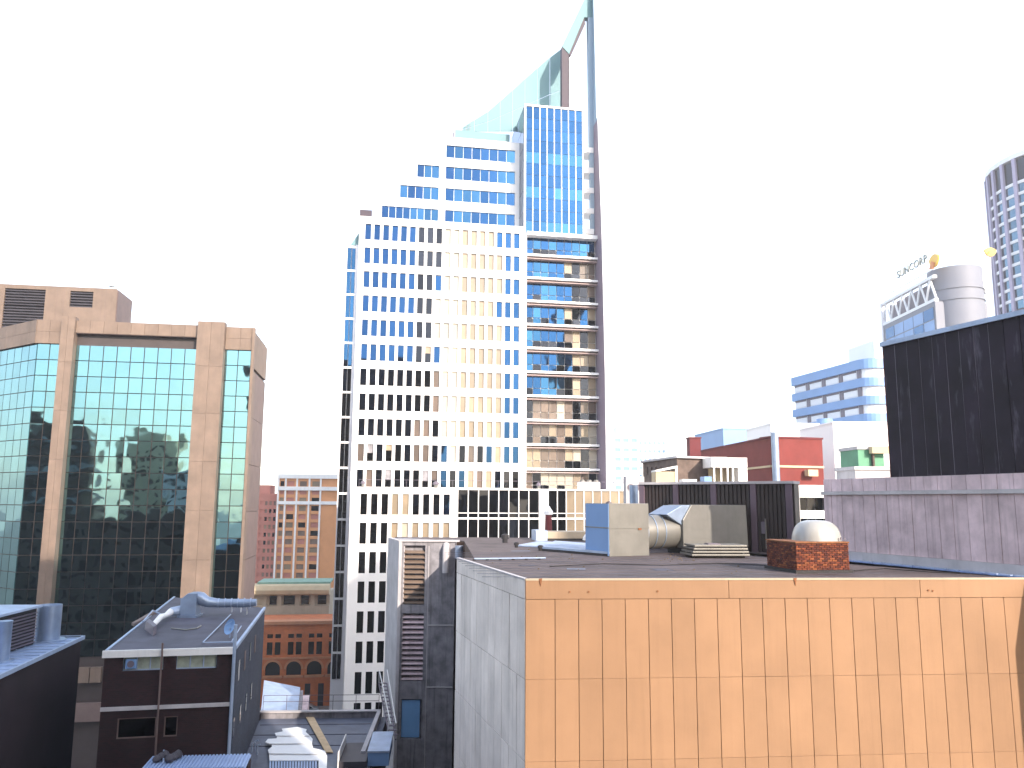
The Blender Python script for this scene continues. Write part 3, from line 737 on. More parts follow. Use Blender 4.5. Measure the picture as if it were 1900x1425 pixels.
for (x0, x1) in ((0, Yf.s(1352, 1090)), (Yf.s(1352, 1090), Yf.s(1707, 1090)), (Yf.s(1707, 1090), W_)):
    fpiece('parapet_panel', Yf, x0 + .008, x1 - .008, z1 + .012, ZR - .03, .012, .09, M['ochre_panel'], yb, 0, .006)
# left flank
Sf = Fr.two(C_, A_); ln = (A_ - C_).length
n_ = 11; q = ln / n_
for r in range(5):
    for i in range(n_):
        hi = z1 - r * rowh
        fpiece('flank_panel', Sf, i * q + .012, (i + 1) * q - .012 - (.03 if i == n_ - 1 else 0), hi - rowh + .012, hi - .012, random.gauss(0, .004), .08, M['grey_panel'], yb, .002, .006)
for i in range(3): fpiece('parapet_panel', Sf, i * ln / 3 + .01, (i + 1) * ln / 3 - .01 - (.03 if i == 2 else 0), z1 + .012, ZR - .03, .012, .09, M['grey_panel'], yb, 0, .006)
# roof outline
SY = 60.0
sh_l = P(746, 930, SY); sh_r = P(846, 930, SY); sb = P(722, 930, 66.5)
CR1, CR2 = G(1900, 1071, ZR), G(1583, 1041, ZR)
CW = Fr.two(CR2, CR1)
cw_l = CW.s(1527, 900)
far_r = CW.w(cw_l, 0, -.02)
Bx = Yf.w(W_, 0)
bend = CW.w(CW.s(1900, 980) + 6, 0, -.02)
ins = .09
pts = [A_ , Bx, bend, far_r, P(1480, 930, 48), P(1180, 930, 56), P(1180, 930, 68), P(722, 930, 68), sh_r + Vector((.6, 1.5, 0)), C_ + Vector((.9, .3, 0)), C_]
inner = [A_ + Vector((.10, .10, 0)), Bx + Vector((0, .1, 0)), bend, far_r, P(1480, 930, 48), P(1180, 930, 56), P(1180, 930, 67.5), P(735, 930, 67.5), sh_r + Vector((.6, 1.0, 0)), C_ + Vector((.9, .2, 0)), C_ + Vector((.10, .0, 0))]
MB().prism([(p.x, p.y) for p in inner], 0, ZR - .06, top=False).build('backing', M['joint_dark'], yb)
MB().prism([(p.x, p.y) for p in inner], ZR - .055, ZR).build('roof', M['roof_felt'], yb)
for k in range(1, 13):
    y_ = 31.0 + k * 1.35; x0_ = -1.2 - (y_ - 31) * .18 + .3; MB().box(Fr((x0_, y_), Yf.a * 57.2958), 0, 17.5, ZR, ZR + .012, -.05, .05).build('felt_lap', M['roof_dark'], yb)
MB().box(Yf, -.0, W_, ZR - .025, ZR + .045, -.16, .03).build('coping', M['cream_stone'], yb)
MB().box(Sf, 0, ln - .03, ZR - .025, ZR + .045, -.14, .03).build('coping', M['concrete_light'], yb)
# stains and fixings on the parapet
for px, py in ((1057, 1098), (1092, 1098), (1220, 1097), (1722, 1095), (1730, 1096)):
    s_, h_ = Yf.sh(px, py); MB().tube([Yf.w(s_, h_, .0), Yf.w(s_, h_, .05)], .035, 8).build('fixing', M['rust'], yb)
for px in (1003, 1475):
    s_ = Yf.s(px, 1080); MB().extr(Yf, [(s_ - .07, ZR + .05), (s_ + .06, ZR + .06), (s_ + .03, ZR - .1), (s_ + .0, ZR - .24), (s_ - .03, ZR - .1)], .03, .05).build('drip_spout', M['rust'], yb)

# ---- concrete shaft left
X = Fr.two(sh_l, sh_r); xw = X.s(846)
sf = thing('service_shaft', 'grey concrete shaft with a tall louvre and one blue window beside the ochre building', 'shaft', X.w(2, 0, -3))
lo, hi_, = X.h(770, 1215), X.h(770, 1012)
la, lb = X.s(752), X.s(791); wa, wb = X.s(751), X.s(787); wl0, wl1 = X.h(770, 1371), X.h(770, 1297)
mid = X.h(770, 1122); mid2 = X.h(770, 1138); lo2 = X.h(770, 1264)
XT = ZR + .0
MB().holes(X, [0, la, lb, xw], [0, wl0, wl1, lo2, mid2, mid, hi_, XT], lambda i, j: i == 1 and j in (1, 3, 5), .35).build('wall', M['concrete'], sf)
MB().prism([(p.x, p.y) for p in (X.w(.02, 0, -.37), X.w(xw, 0, -.37), X.w(xw, 0, -6), sb + Vector((.05, 0, 0)))], 0, XT - .02).build('core', M['concrete'], sf)
SL = Fr.two(sb, sh_l); ll = (sh_l - sb).length
MB().box(SL, 0, ll, 0, XT, -.3, 0).build('flank_wall', M['concrete_light'], sf)
MB().box(X, -.12, .1, 0, XT + .05, -.1, .1).build('corner_rib', M['concrete_light'], sf)
for (a, b) in ((mid, hi_), (lo2, mid2)):
    h_ = a + .05
    while h_ < b - .3:
        mbx = MB().hexa([X.w(la, h_, -.3), X.w(lb, h_, -.3), X.w(lb, h_ + .02, -.02), X.w(la, h_ + .02, -.02)],
                        [X.w(la, h_ + .22, -.3), X.w(lb, h_ + .22, -.3), X.w(lb, h_ + .06, -.02), X.w(la, h_ + .06, -.02)])
        mbx.build('louvre_blade', M['granite'] if a == mid else M['concrete_warm'], sf); h_ += .36
MB().box(X, wa, wa + .12, wl0, wl1, -.2, .03).build('window_frame', M['concrete'], sf)
fpiece('window', X, wa + .15, wb, wl0 + .08, wl1 - .08, -.1, .06, mat('shaft_window', (.20, .42, .72), rough=.25, var=.04, coat=.5), sf)  # sky reflection put into the pane as blue
MB().box(X, lb + .25, lb + .30, 2, XT - .3, 0, .04).build('joint_cover', M['concrete_light'], sf)
for hh in (X.h(810, 1160), X.h(810, 1275)): MB().box(X, lb + .32, xw - .02, hh - .04, hh + .04, 0, .05).build('string_course', M['concrete_light'], sf)
c = X.w(X.s(828, 1020), X.h(828, 1062), .35)
MB().tube([c, c + Vector((0, 0, 1.7)), c + Vector((0, -.0, 2.0)) - X.N * .35], [.24, .24, .24], 14).build('downpipe', M['concrete_light'], sf, smooth=True)
c = X.w(X.s(852, 1020, .4), X.h(850, 1035), .5)
MB().tube([c, c + Vector((0, 0, .9))], [.3, .3], 14).build('downpipe', M['galv_blue'], sf, smooth=True)
MB().box(X, -.15, xw + .3, XT, XT + .12, -.5, .12).build('coping', M['concrete_light'], sf)

# ---- roof plant
def floor_pt(px, py, z=ZR): return G(px, py, z)
# duct: upright box, taper, big plenum
D0, D1 = floor_pt(1131, 1033), floor_pt(1205, 1031)
Df = Fr.two(D0, D1); dw = (D1 - D0).length; dh = Df.h(1160, 934)
du = thing('air_duct', 'large galvanised air duct with tall end box and slanted plenum on the felt roof', 'air duct', Df.w(2, ZR, -1))
MB().box(Df, 0, dw, ZR, dh, -2.6, 0).build('end_box', M['galv'], du, bevel=.02)
zs = (ZR + dh) / 2 + .1
MB().box(Df, -.03, -.002, ZR + .03, dh - .03, -2.55, -.03).build('side_panel', M['pale_blue'], du)  # sky blue of the shaded side, put on as a coloured sheet
MB().box(Df, -.05, dw + .02, zs - .03, zs + .03, -2.62, .025).build('seam_flange', M['galv'], du)
MB().box(Df, dw * .72, dw * .80, zs - .12, zs - .02, .02, .05).build('rust_patch', M['rust'], du)
MB().tube([Df.w(.1, dh, -.15), Df.w(.1, dh + .12, -.15)], .08, 8).build('lifting_eye', M['steel_dark'], du)
MB().tube([Df.w(.05, dh + .02, -.4), Df.w(.3, dh + .02, -.2)], .05, 6).build('lifting_eye', M['steel_dark'], du)
t0, b0 = Df.h(1215, 955, -1), Df.h(1215, 1022, -.6)
xa, xb = Df.s(1245, 990, -1), Df.s(1268, 990, -.8)
yt = [(dw, b0), (dw, t0), (xa - .2, Df.h(1240, 953, -1)), (Df.s(1253, 950, -1), Df.h(1253, 951, -1)), (xb, Df.h(1266, 975, -.6)), (xb, b0)]
rd_ = (t0 - b0) / 2 * .97; zc_ = (t0 + b0) / 2
MB().tube([Df.w(dw - .02, zc_, -1.5), Df.w(dw + .45, zc_, -1.5), Df.w(xa - .1, zc_ + .03, -1.5), Df.w(xb + .1, zc_ + .08, -1.5), Df.w(xb + .6, zc_ + .08, -1.5)], [rd_ * .96, rd_, rd_, rd_ * 1.04, rd_ * 1.04], 28).build('connecting_duct', M['galv'], du, smooth=True)
for k in range(3): x2 = dw + .3 + k * .62; MB().tube([Df.w(x2, zc_ + .01 * k, -1.5), Df.w(x2 + .05, zc_ + .01 * k, -1.5)], rd_ + .035, 28).build('duct_collar', M['galv_blue'], du)
MB().extr(Df, [(Df.s(1236, 953, -.5), t0 + .02), (Df.s(1264, 937, -.5), Df.h(1264, 938, -.5)), (Df.s(1300, 937, -.5), Df.h(1300, 937, -.5)), (Df.s(1267, 975, -.4), Df.h(1267, 975, -.4))], -2.3, -.45).build('mitre_duct', M['galv_blue'], du, bevel=.02)
pa, pb = Df.s(1268, 990, -.3), Df.s(1384, 940, -.3); pt_ = Df.h(1330, 937, -.3); pbm = Df.h(1330, 1010, -.3)
MB().extr(Df, [(pa, ZR + .35), (pa, Df.h(1268, 965, -.3)), (Df.s(1283, 937, -.3), pt_), (pb, pt_), (pb + .08, ZR + .35)], -2.6, -.3).build('plenum', M['galv'], du, bevel=.02)
for k in range(1, 4):
    hh = ZR + .35 + (pt_ - ZR - .35) * k / 4.6; MB().box(Df, pa + .6, pb - .15, hh, hh + .015, -.3, -.28).build('seam_flange', M['galv'], du)
for x_ in (pa + .3, pb - .4): MB().box(Df, x_, x_ + .15, ZR, ZR + .35, -2.3, -.6).build('support_leg', M['black'], du)
# stacked flat cowl
V0, V1 = floor_pt(1284, 1036), floor_pt(1392, 1036); Vf = Fr.two(V0, V1); vw = (V1 - V0).length
cw_ = thing('roof_vent', 'low square roof vent of stacked pale plates in front of the duct plenum', 'roof vent', Vf.w(vw / 2, ZR, -.8))
MB().box(Vf, .25, vw - .2, ZR, ZR + .12, -2.0, -.25).build('curb', M['black'], cw_)
for k in range(4): MB().box(Vf, .0 + .07 * k, vw - .0 - .03 * k, ZR + .12 + .16 * k, ZR + .22 + .16 * k, -2.2 + .05 * k, -.0 - .05 * k).build('plate', M['galv'], cw_, bevel=.015)
for k in range(3): MB().box(Vf, .3, vw - .3, ZR + .22 + .16 * k, ZR + .28 + .16 * k, -1.9, -.3).build('spacer', M['black'], cw_)
MB().box(Vf, vw * .34, vw * .55, ZR + .70, ZR + .76, -1.2, -.5).build('handle', M['steel_dark'], cw_)
# brick chimney and dome
K0, K1 = floor_pt(1479, 1064), floor_pt(1577, 1063); Kf = Fr.two(K0, K1); kw = (K1 - K0).length; kh = Kf.h(1530, 1007) - ZR
ch = thing('brick_curb', 'square red brick upstand carrying a domed rooflight on the felt roof', 'brick upstand', Kf.w(kw / 2, ZR, -1))
kd = 2.6
MB().box(Kf, .02, kw - .02, ZR, ZR + kh, -kd + .02, -.02).build('mortar', M['mortar'], ch)
MB().box(Kf, -.10, kw + .12, ZR, ZR + .13, -kd - .1, .10).build('flashing', M['black'], ch)
bmi = []; mb = MB(); nco = int((kh - .14) / .086); z = ZR + .14
for k in range(nco):
    off = .12 if k % 2 else 0.0; zb = z + k * .086
    for (f_, wdt) in ((Kf, kw), (Fr(Kf.w(0, 0, -kd), math.degrees(Kf.a) - 90), kd)):
        x_ = -off
        while x_ < wdt:
            a, b = max(0, x_), min(wdt, x_ + .23)
            if b - a > .03: mb.box(f_, a + .008, b - .008, zb, zb + .070, -.06, random.uniform(-.002, .012)); bmi += [random.choice((0, 0, 1, 1, 2))] * 6
            x_ += .24
mb.build('brick', M['chimney_brick'], ch, kind='stuff', fix=False, mats=[M['brick_dark'], M['brick_orange']], mi=bmi)
MB().box(Kf, -.03, kw + .03, ZR + kh - .02, ZR + kh + .04, -kd - .03, .03).build('capping', M['rust'], ch)
dm = thing('dome_rooflight', 'pale plastic dome rooflight on top of the square brick upstand', 'rooflight', Kf.w(kw / 2, ZR + kh, -1))
xa, xb = Kf.s(1499, 1000, -.3), Kf.s(1574, 1000, -.3); rx = (xb - xa) / 2; cx = (xa + xb) / 2; hh = Kf.h(1530, 967, -.8) - ZR - kh
mb = MB(); nu, nv = 24, 8; c_ = Kf.w(cx, ZR + kh + .04, -1.25); base = 0
for j in range(nv + 1):
    ph = j / nv * math.pi / 2
    for i in range(nu):
        th = 2 * math.pi * i / nu; cc, s2 = math.cos(th), math.sin(th)
        e = .72
        xx = math.copysign(abs(cc) ** e, cc) * rx * math.cos(ph) ** .6; yy = math.copysign(abs(s2) ** e, s2) * 1.0 * math.cos(ph) ** .6
        mb.v.append(c_ + Kf.U * xx + Kf.N * yy + Vector((0, 0, hh * math.sin(ph) * 1.0)))
for j in range(nv):
    for i in range(nu):
        a0 = j * nu + i; a1 = j * nu + (i + 1) % nu; mb.f.append((a0, a1, a1 + nu, a0 + nu))
mb.build('dome', M['plastic_dome'], dm, smooth=True)
MB().box(Kf, cx + rx * .55, cx + rx * .60, ZR + kh + .1, ZR + kh + .22, -.25, -.2).build('catch', M['steel_dark'], dm)
MB().box(Kf, cx + rx * .75, cx + rx * .80, ZR + kh + .1, ZR + kh + .2, -.27, -.22).build('catch', M['steel_dark'], dm)
# low rooflight with a dark edge left of the duct
S0, S1 = floor_pt(1003, 1021), floor_pt(1130, 1033)
p = [floor_pt(1003, 1022), floor_pt(1131, 1033), floor_pt(1131, 1018), floor_pt(1030, 1010)]
sk = thing('flat_rooflight', 'low pale blue flat hatch with a dark edge left of the tall duct box', 'roof hatch', p[0])
MB().hexa(p, [q_ + Vector((0, 0, .14)) for q_ in p]).build('curb', M['black'], sk)
MB().hexa([q_ + Vector((0, 0, .141)) for q_ in p], [q_ + Vector((0, 0, .26)) for q_ in p]).build('lid', M['zinc'], sk)
p = [floor_pt(958, 1014), floor_pt(1100, 1022), floor_pt(1100, 1012), floor_pt(1000, 1006)]
sk = thing('loose_sheet', 'thin pale metal sheet lying flat on the roof behind the hatch', 'metal sheet', p[0])
MB().hexa([q_ + Vector((0, 0, .02)) for q_ in p], [q_ + Vector((0, 0, .09)) for q_ in p]).build('sheet', M['zinc'], sk)
# concrete kerb box
Bf = Fr.two(floor_pt(1003, 1003), floor_pt(1100, 1003)); bw_ = (floor_pt(1100, 1003) - floor_pt(1003, 1003)).length; bz = Bf.h(1050, 987)
kb = thing('roof_upstand', 'long low cream concrete upstand at the back of the felt roof', 'upstand', Bf.w(bw_ / 2, ZR, -1))
MB().box(Bf, 0, bw_, ZR, bz, -3, 0).build('block', M['cream_stone'], kb); MB().box(Bf, -.4, .5, ZR, bz + .12, -2, .25).build('end_block', M['zinc'], kb)
MB().box(Bf, -.1, bw_ - .4, ZR, ZR + .16, .02, .2).build('shadow_gap', M['black'], kb)  # solid black strip along the foot of the upstand
fl_ = Bf.w(Bf.s(1018, 985, -3.3), ZR, -3.4); rf = thing('flue_pipe', 'dark red flue with white cap standing behind the long low upstand', 'flue', fl_)
zt = Bf.h(1018, 955, -3.4); MB().tube([fl_, Vector((fl_.x, fl_.y, zt))], [.32, .26], 12).build('pipe', M['red_dark'], rf, smooth=True)
MB().lathe(Vector((fl_.x, fl_.y, zt)), [(.36, 0), (.38, .25), (.2, .5), (.1, .7)], 12).build('cap', M['white_sheet'], rf)
def little(px, py, r, h, name, label, m='black', z=ZR):
    c = floor_pt(px, py, z); t = thing(name, label, 'roof vent', c)
    MB().lathe(c, [(r * .7, 0), (r * .7, h * .5)], 10).build('stem', M[m], t); MB().lathe(c, [(r, h * .5), (r, h), (r * .5, h * 1.15)], 12).build('cap', M[m], t)
little(937, 1007, .28, .55, 'pipe_vent', 'small black pipe vent near the back left of the felt roof')
little(958, 1016, .16, .3, 'pipe_vent', 'tiny black vent at the tip of the loose metal sheet')
little(1003, 1022, .18, .3, 'pipe_vent', 'small black vent at the left corner of the pale hatch')
c = floor_pt(1092, 1005); t = thing('cowl_vent', 'small white gooseneck vent against the tall duct box', 'roof vent', c)
MB().tube([c + Vector((.35 * math.cos(a) , 0, .1 + .42 * math.sin(a))) for a in [i * math.pi / 6 for i in range(7)]], .11, 8).build('gooseneck', M['white_sheet'], t, smooth=True)
mb = MB(); rail = [floor_pt(x_, 1040 - (x_ - 880) * .012) for x_ in range(880, 1013, 12)]
cable = thing('roof_conduit', 'long thin metal conduit lying across the front left of the felt roof', 'conduit', rail[0])
MB().tube([q_ + Vector((0, 0, .08)) for q_ in rail], .05, 6).build('pipe', M['galv_blue'], cable)
for q_ in rail[::2]: MB().lathe(q_, [(.09, 0), (.09, .06)], 6).build('foot', M['black'], cable)
# patches and cables on the felt
rnd = random.Random(11)
for k in range(9):
    c = floor_pt(rnd.uniform(900, 1700), rnd.uniform(1022, 1066)); w2, d2 = rnd.uniform(.4, 1.3), rnd.uniform(.3, .9); f2 = Fr((c.x, c.y), math.degrees(Yf.a) + rnd.uniform(-12, 12))
    MB().box(f2, 0, w2, ZR + .013, ZR + .02 + k * .0004, -d2, 0).build('felt_patch', M[rnd.choice(['roof_dark', 'roof_membrane', 'roof_felt'])], yb)
for n2, (pts2, lb2) in enumerate((([(1020, 1052), (1120, 1047), (1230, 1050), (1330, 1046), (1430, 1050)], 'thin dark cable lying across the middle of the felt roof'), ([(1585, 1060), (1640, 1056), (1720, 1062), (1800, 1066)], 'thin dark cable beside the foot of the long concrete wall'))):
    q2 = [floor_pt(*p) + Vector((0, 0, .03)) for p in pts2]; t = thing('roof_cable', lb2, 'cable', q2[0]); MB().tube(q2, .022, 5).build('cable', M['black'], t)
# bits of rubble
mb = MB(); rnd = random.Random(3)
for k in range(70):
    c = floor_pt(rnd.uniform(1230, 1290), rnd.uniform(1028, 1042)) if k < 40 else floor_pt(rnd.uniform(900, 1420), rnd.uniform(1020, 1065))
    s_ = rnd.uniform(.015, .06); mb.lathe(c, [(s_, 0), (s_ * .8, s_ * .8), (s_ * .2, s_ * 1.1)], 5)
o = mb.build('rubble', M['debris'], kind='stuff'); tag(o, 'scattered small stones and leaves on the felt roof', 'rubble')

# ================================================================ CONCRETE WALL AND BLACK CLAD BOX, RIGHT
cwall = thing('concrete_wall', 'long grey concrete parapet wall with pale ledge along the right of the roof', 'wall', CW.w(5, 0, -1))
we = CW.s(1900, 980) + .8; wt = CW.h(1700, 884); l0, l1 = CW.h(1700, 917), CW.h(1700, 910); bb_ = CW.h(1700, 1033)
q = (CW.s(1718, 970) - CW.s(1564, 970)) / 7
x_ = cw_l; x_s = CW.s(1564, 970) - 2 * q
edges = [cw_l] + [x_s + k * q for k in range(1, 40) if x_s + k * q > cw_l + .3 and x_s + k * q < we] + [we]
for a, b in zip(edges, edges[1:]):
    dj = random.gauss(0, .006)
    fpiece('wall_panel', CW, a + .008, b - .008, bb_ + .005, l0 - .005, dj, .2, M['concrete_warm'], cwall, .002, .008)
    fpiece('parapet_panel', CW, a + .008, b - .008, l1 + .005, wt, dj - .03, .2, M['concrete_warm'], cwall, .002, .008)
MB().box(CW, cw_l - .05, we, l0, l1, -.2, .14).build('ledge', M['concrete_light'], cwall)
MB().box(CW, cw_l, we, ZR + .01, bb_, -.2, .16).build('base_kerb', M['concrete_light'], cwall)
MB().box(CW, cw_l + .02, we - .02, 0, wt - .02, -3, -.21).build('core', M['concrete_warm'], cwall)
o = MB().box(CW, CW.s(1575, 1040), we, ZR + .004, ZR + .05, .17, .55).build('flashing', mat('flashing_blue', (.22, .30, .55), rough=.5, metal=.3, var=.35, scale=2.5), cwall)
mb = MB(); x_ = CW.s(1600, 1045)
while x_ < we:
    mb.box(CW, x_, x_ + .5, ZR + .05, ZR + .09, .22, .5); x_ += .62
mb.build('flashing_clip', M['zinc'], cwall)
bk = thing('black_clad_box', 'black panelled plant room standing on the concrete wall at far right', 'building', CW.w(5, wt, -3))
kl = CW.s(1641, 700, -.3); kt0 = CW.h(1632, 649, -.3); kt1 = CW.h(1900, 579, -.3); kt = (kt0 + kt1) / 2
x_ = kl
qb = q * .98
while x_ < we:
    fpiece('wall_panel', CW, x_ + .012, min(x_ + qb, we) - .012, wt + .01, kt, -.3 + random.gauss(0, .006), .08, M['black_panel'], bk, .003, .006); x_ += qb
MB().box(CW, kl + .03, we, wt - .3, kt - .02, -9, -.40).build('core', M['black'], bk)
MB().box(CW, kl - .06, we, kt, kt + .22, -9.1, -.18).build('coping', M['zinc'], bk)
MB().box(CW, kl - .02, kl + .03, wt, kt, -9, -.3).build('corner_trim', M['red_dark'], bk)
for k in range(1, 9):
    x_ = kl + k * qb; MB().box(CW, x_ - .012, x_ + .012, wt + .02, kt - .02, -.385, -.31).build('seam_strip', M['steel_dark'], bk)

# ================================================================ BROWN RIBBED WALL BLOCK
r0_ = P(1190, 930, 54); r1_ = P(1474, 930, 48.5); RF = Fr.two(r0_, r1_); rw = (r1_ - r0_).length
rb = thing('ribbed_plant_room', 'dark brown ribbed metal plant room with mauve piers behind the duct', 'building', RF.w(5, 0, -4))
rt = RF.h(1350, 897)
MB().box(RF, 0, rw, 0, rt - .05, -1.2, -.08).build('core', M['brown_rib'], rb)
pier = [1193, 1256, 1326, 1400, 1466]
for px in pier:
    x_ = RF.s(px, 960); MB().box(RF, x_ - .18, x_ + .18, ZR - 1, rt - .02, -.05, .16).build('pier', M['brown_pier'], rb)
for a, b in zip(pier, pier[1:]):
    xa, xb = RF.s(a, 960) + .2, RF.s(b, 960) - .2; n_ = max(2, int((xb - xa) / .24)); q_ = (xb - xa) / n_
    for i in range(n_): fpiece('rib', RF, xa + i * q_ + .03, xa + (i + 1) * q_ - .06, ZR - 1, rt - .06, .04, .1, M['brown_rib'], rb)
MB().box(RF, -.05, rw + .05, rt - .04, rt + .12, -1.3, .22).build('coping', M['concrete_light'], rb)
c = RF.w(RF.s(1423, 990), RF.h(1423, 1018), .2); t = thing('wall_pipe', 'thin pale pipe rising up the dark ribbed wall', 'pipe', c)
MB().tube([c, Vector((c.x, c.y, RF.h(1423, 962)))], .05, 8).build('pipe', M['galv'], t); MB().box(RF, RF.s(1415, 990), RF.s(1422, 990), RF.h(1420, 990), RF.h(1420, 968), .1, .25).build('bracket', M['steel_dark'], t)
# blue and white post at its left end
c = P(1176, 930, 57); t = thing('vent_stack', 'pale blue round vent stack at the left end of the ribbed wall', 'vent stack', Vector((c.x, c.y, ZR)))
MB().tube([Vector((c.x, c.y, ZR)), Vector((c.x, c.y, P(1176, 900, 57).z))], .30, 14).build('stack', M['galv_blue'], t, smooth=True)
# white block with two windows
WF = Fr(P(1471, 930, 57), 4); x0, x1 = 0, WF.s(1545)
wbk = thing('white_block', 'small white building with two dark ribbon windows beside the ribbed wall', 'building', WF.w(1, 0, -3)); wt2 = WF.h(1500, 900)
ws = [0, WF.s(1484), WF.s(1560), WF.s(1570)]; wh_ = [0, WF.h(1500, 988), WF.h(1500, 962), WF.h(1500, 947), WF.h(1500, 923), wt2]
MB().holes(WF, ws, wh_, lambda i, j: i == 1 and j in (1, 3), .3).build('wall', M['white_paint'], wbk); MB().box(WF, .02, ws[-1], 0, wt2 - .02, -6, -.31).build('core', M['white_paint'], wbk)
for j in (1, 3):
    for i in range(5):
        qx = (ws[2] - ws[1]) / 5; fpiece('pane', WF, ws[1] + i * qx + .03, ws[1] + (i + 1) * qx - .03, wh_[j], wh_[j + 1], -.22, .06, M['dark_glass'], wbk)
# ================================================================ BUILDINGS BEHIND, RIGHT
cor = P(1434, 930, 92); rl = P(1303, 930, 118); rr = P(1531, 930, 94)
RL, RR = Fr.two(rl, cor), Fr.two(cor, rr); rz = RR.h(1450, 813)
rd = thing('red_building', 'bright red brick building with a white band behind the brown ribbed wall', 'building', RR.w(3, 0, -6))
MB().prism([(p.x, p.y) for p in (rl, cor, rr, Vector((rr.x + 1, rr.y + 22, 0)), Vector((rl.x + 6, rl.y + 2, 0)))], 0, rz).build('wall', M['red_brick'], rd)
lr = (cor - rl).length; rr_w = (rr - cor).length; bz = RR.h(1480, 866)
MB().box(RL, 0, lr, bz - .12, bz + .12, .0, .12).build('band', M['cream'], rd); MB().box(RR, 0, rr_w, bz - .12, bz + .12, .0, .12).build('band', M['cream'], rd)
MB().box(RR, -.1, rr_w + .1, rz, rz + .2, -2, .1).build('coping', M['red_dark'], rd)
MB().box(RL, 0, lr - .1, rz, rz + .2, -1.2, .1).build('coping', M['red_dark'], rd)
MB().tube([RR.w(.25, 20, .5), RR.w(.25, rz + .6, .5)], .42, 14).build('flue', M['galv_blue'], rd, smooth=True)
MB().box(RR, RR.s(1490, 880), RR.s(1508, 880), RR.h(1500, 884), RR.h(1500, 872), .3, 1.0).build('balcony', M['cream'], rd)
CP = P(1293, 930, 120); c_t = P(1293, 811, 120).z
cs_ = thing('red_chimney', 'square red brick chimney left of the red building', 'chimney', Vector((CP.x, CP.y, 0)))
MB().box(Fr((CP.x, CP.y), 3), -.85, .85, 0, c_t - .2, -1.7, 0).build('stack', M['red_dark'], cs_); MB().box(Fr((CP.x, CP.y), 3), -.95, .95, c_t - .2, c_t, -1.8, .1).build('cap', M['red_dark'], cs_)
# brown stone building
BC = P(1258, 930, 78); BL = P(1194, 930, 88); BR = P(1332, 930, 80)
BFL, BFR = Fr.two(BL, BC), Fr.two(BC, BR); bz2 = BFR.h(1290, 851)
bs = thing('stone_building', 'old brown stone building with a flat roof behind the ribbed wall', 'building', BFR.w(2, 0, -4))
MB().prism([(p.x, p.y) for p in (BL, BC, BR, Vector((BR.x + 1, BR.y + 10, 0)), Vector((BL.x + 1, BL.y + 3, 0)))], 0, bz2).build('wall', M['stone_brown'], bs)
MB().prism([(p.x, p.y) for p in (BL + Vector((-.3, -.2, 0)), BC + Vector((-.1, -.4, 0)), BR + Vector((.3, -.3, 0)), Vector((BR.x + 1.3, BR.y + 10, 0)), Vector((BL.x + .7, BL.y + 3.3, 0)))], bz2 + .005, bz2 + .2).build('roof', M['concrete_light'], bs)
for i, px in enumerate((1203, 1211, 1219, 1228)): MB().box(BFL, BFL.s(px) - .25, BFL.s(px) + .1, BFL.h(px, 880), BFL.h(px, 866), .01, .15).build('buttress', M['stone_brown'], bs)
f = Fr(P(1218, 930, 76), 2); t = thing('cream_shed', 'small cream rooftop shed with a white frame before the brown stone building', 'shed', f.w(1, 30, -1))
MB().box(f, 0, f.s(1254), 30, f.h(1230, 875), -2, 0).build('wall', M['cream'], t)
MB().box(f, f.s(1254), f.s(1258), 30, f.h(1230, 868), -2, .1).build('post', M['white_paint'], t)
MB().extr(f, [(0, f.h(1219, 872)), (f.s(1258), f.h(1258, 864)), (f.s(1258), f.h(1258, 868)), (0, f.h(1219, 876))], -2.1, .12).build('roof', M['white_paint'], t)
f = Fr(P(1326, 930, 76), 2); t = thing('white_enclosure', 'white rooftop enclosure with open mesh below it left of the red building', 'enclosure', f.w(1, 34, -1))
u0, u1 = f.s(1322), f.s(1389); MB().box(f, u0, f.s(1352), f.h(1340, 867), f.h(1340, 848), -3, 0).build('panel', M['white_paint'], t)
MB().box(f, f.s(1352) + .03, u1, f.h(1340, 867), f.h(1340, 849), -3, 0).build('panel', M['white_paint'], t)
MB().box(f, f.s(1372), u1, 30, f.h(1380, 868), -3, -.05).build('panel', M['white_paint'], t)
for px in (1327, 1340, 1352, 1362): MB().box(f, f.s(px) - .07, f.s(px) + .07, 30, f.h(1340, 867), -.1, 0).build('post', M['white_paint'], t)
MB().box(f, f.s(1330), f.s(1372), 30, f.h(1340, 868), -2.6, -2.4).build('back_wall', M['cream'], t)
f = Fr(P(1265, 930, 72), 2)
for px, py, wd, m, lb_ in ((1268, 889, 26, 'white_paint', 'long white air conditioner on the roof behind the ribbed wall'), (1308, 884, 14, 'blue_paint', 'blue rooftop air conditioner behind the ribbed wall'), (1162, 884, 34, 'concrete_light', 'pale grey rooftop unit behind the vent stack')):
    t = thing('air_conditioner', lb_, 'air conditioner', f.w(f.s(px), 32, 0)); a, b = f.s(px), f.s(px + wd)
    MB().box(f, a, b, 32, f.h(px, py), -1.4, 0).build('casing', M[m], t); n_ = 2
    for k in range(n_): cc = f.w(a + (b - a) * (k + .5) / n_, (32 + f.h(px, py)) / 2 + 1.2, .0); MB().tube([cc, cc + f.N * .08], .28, 12).build('fan_grille', M['steel_dark'], t)
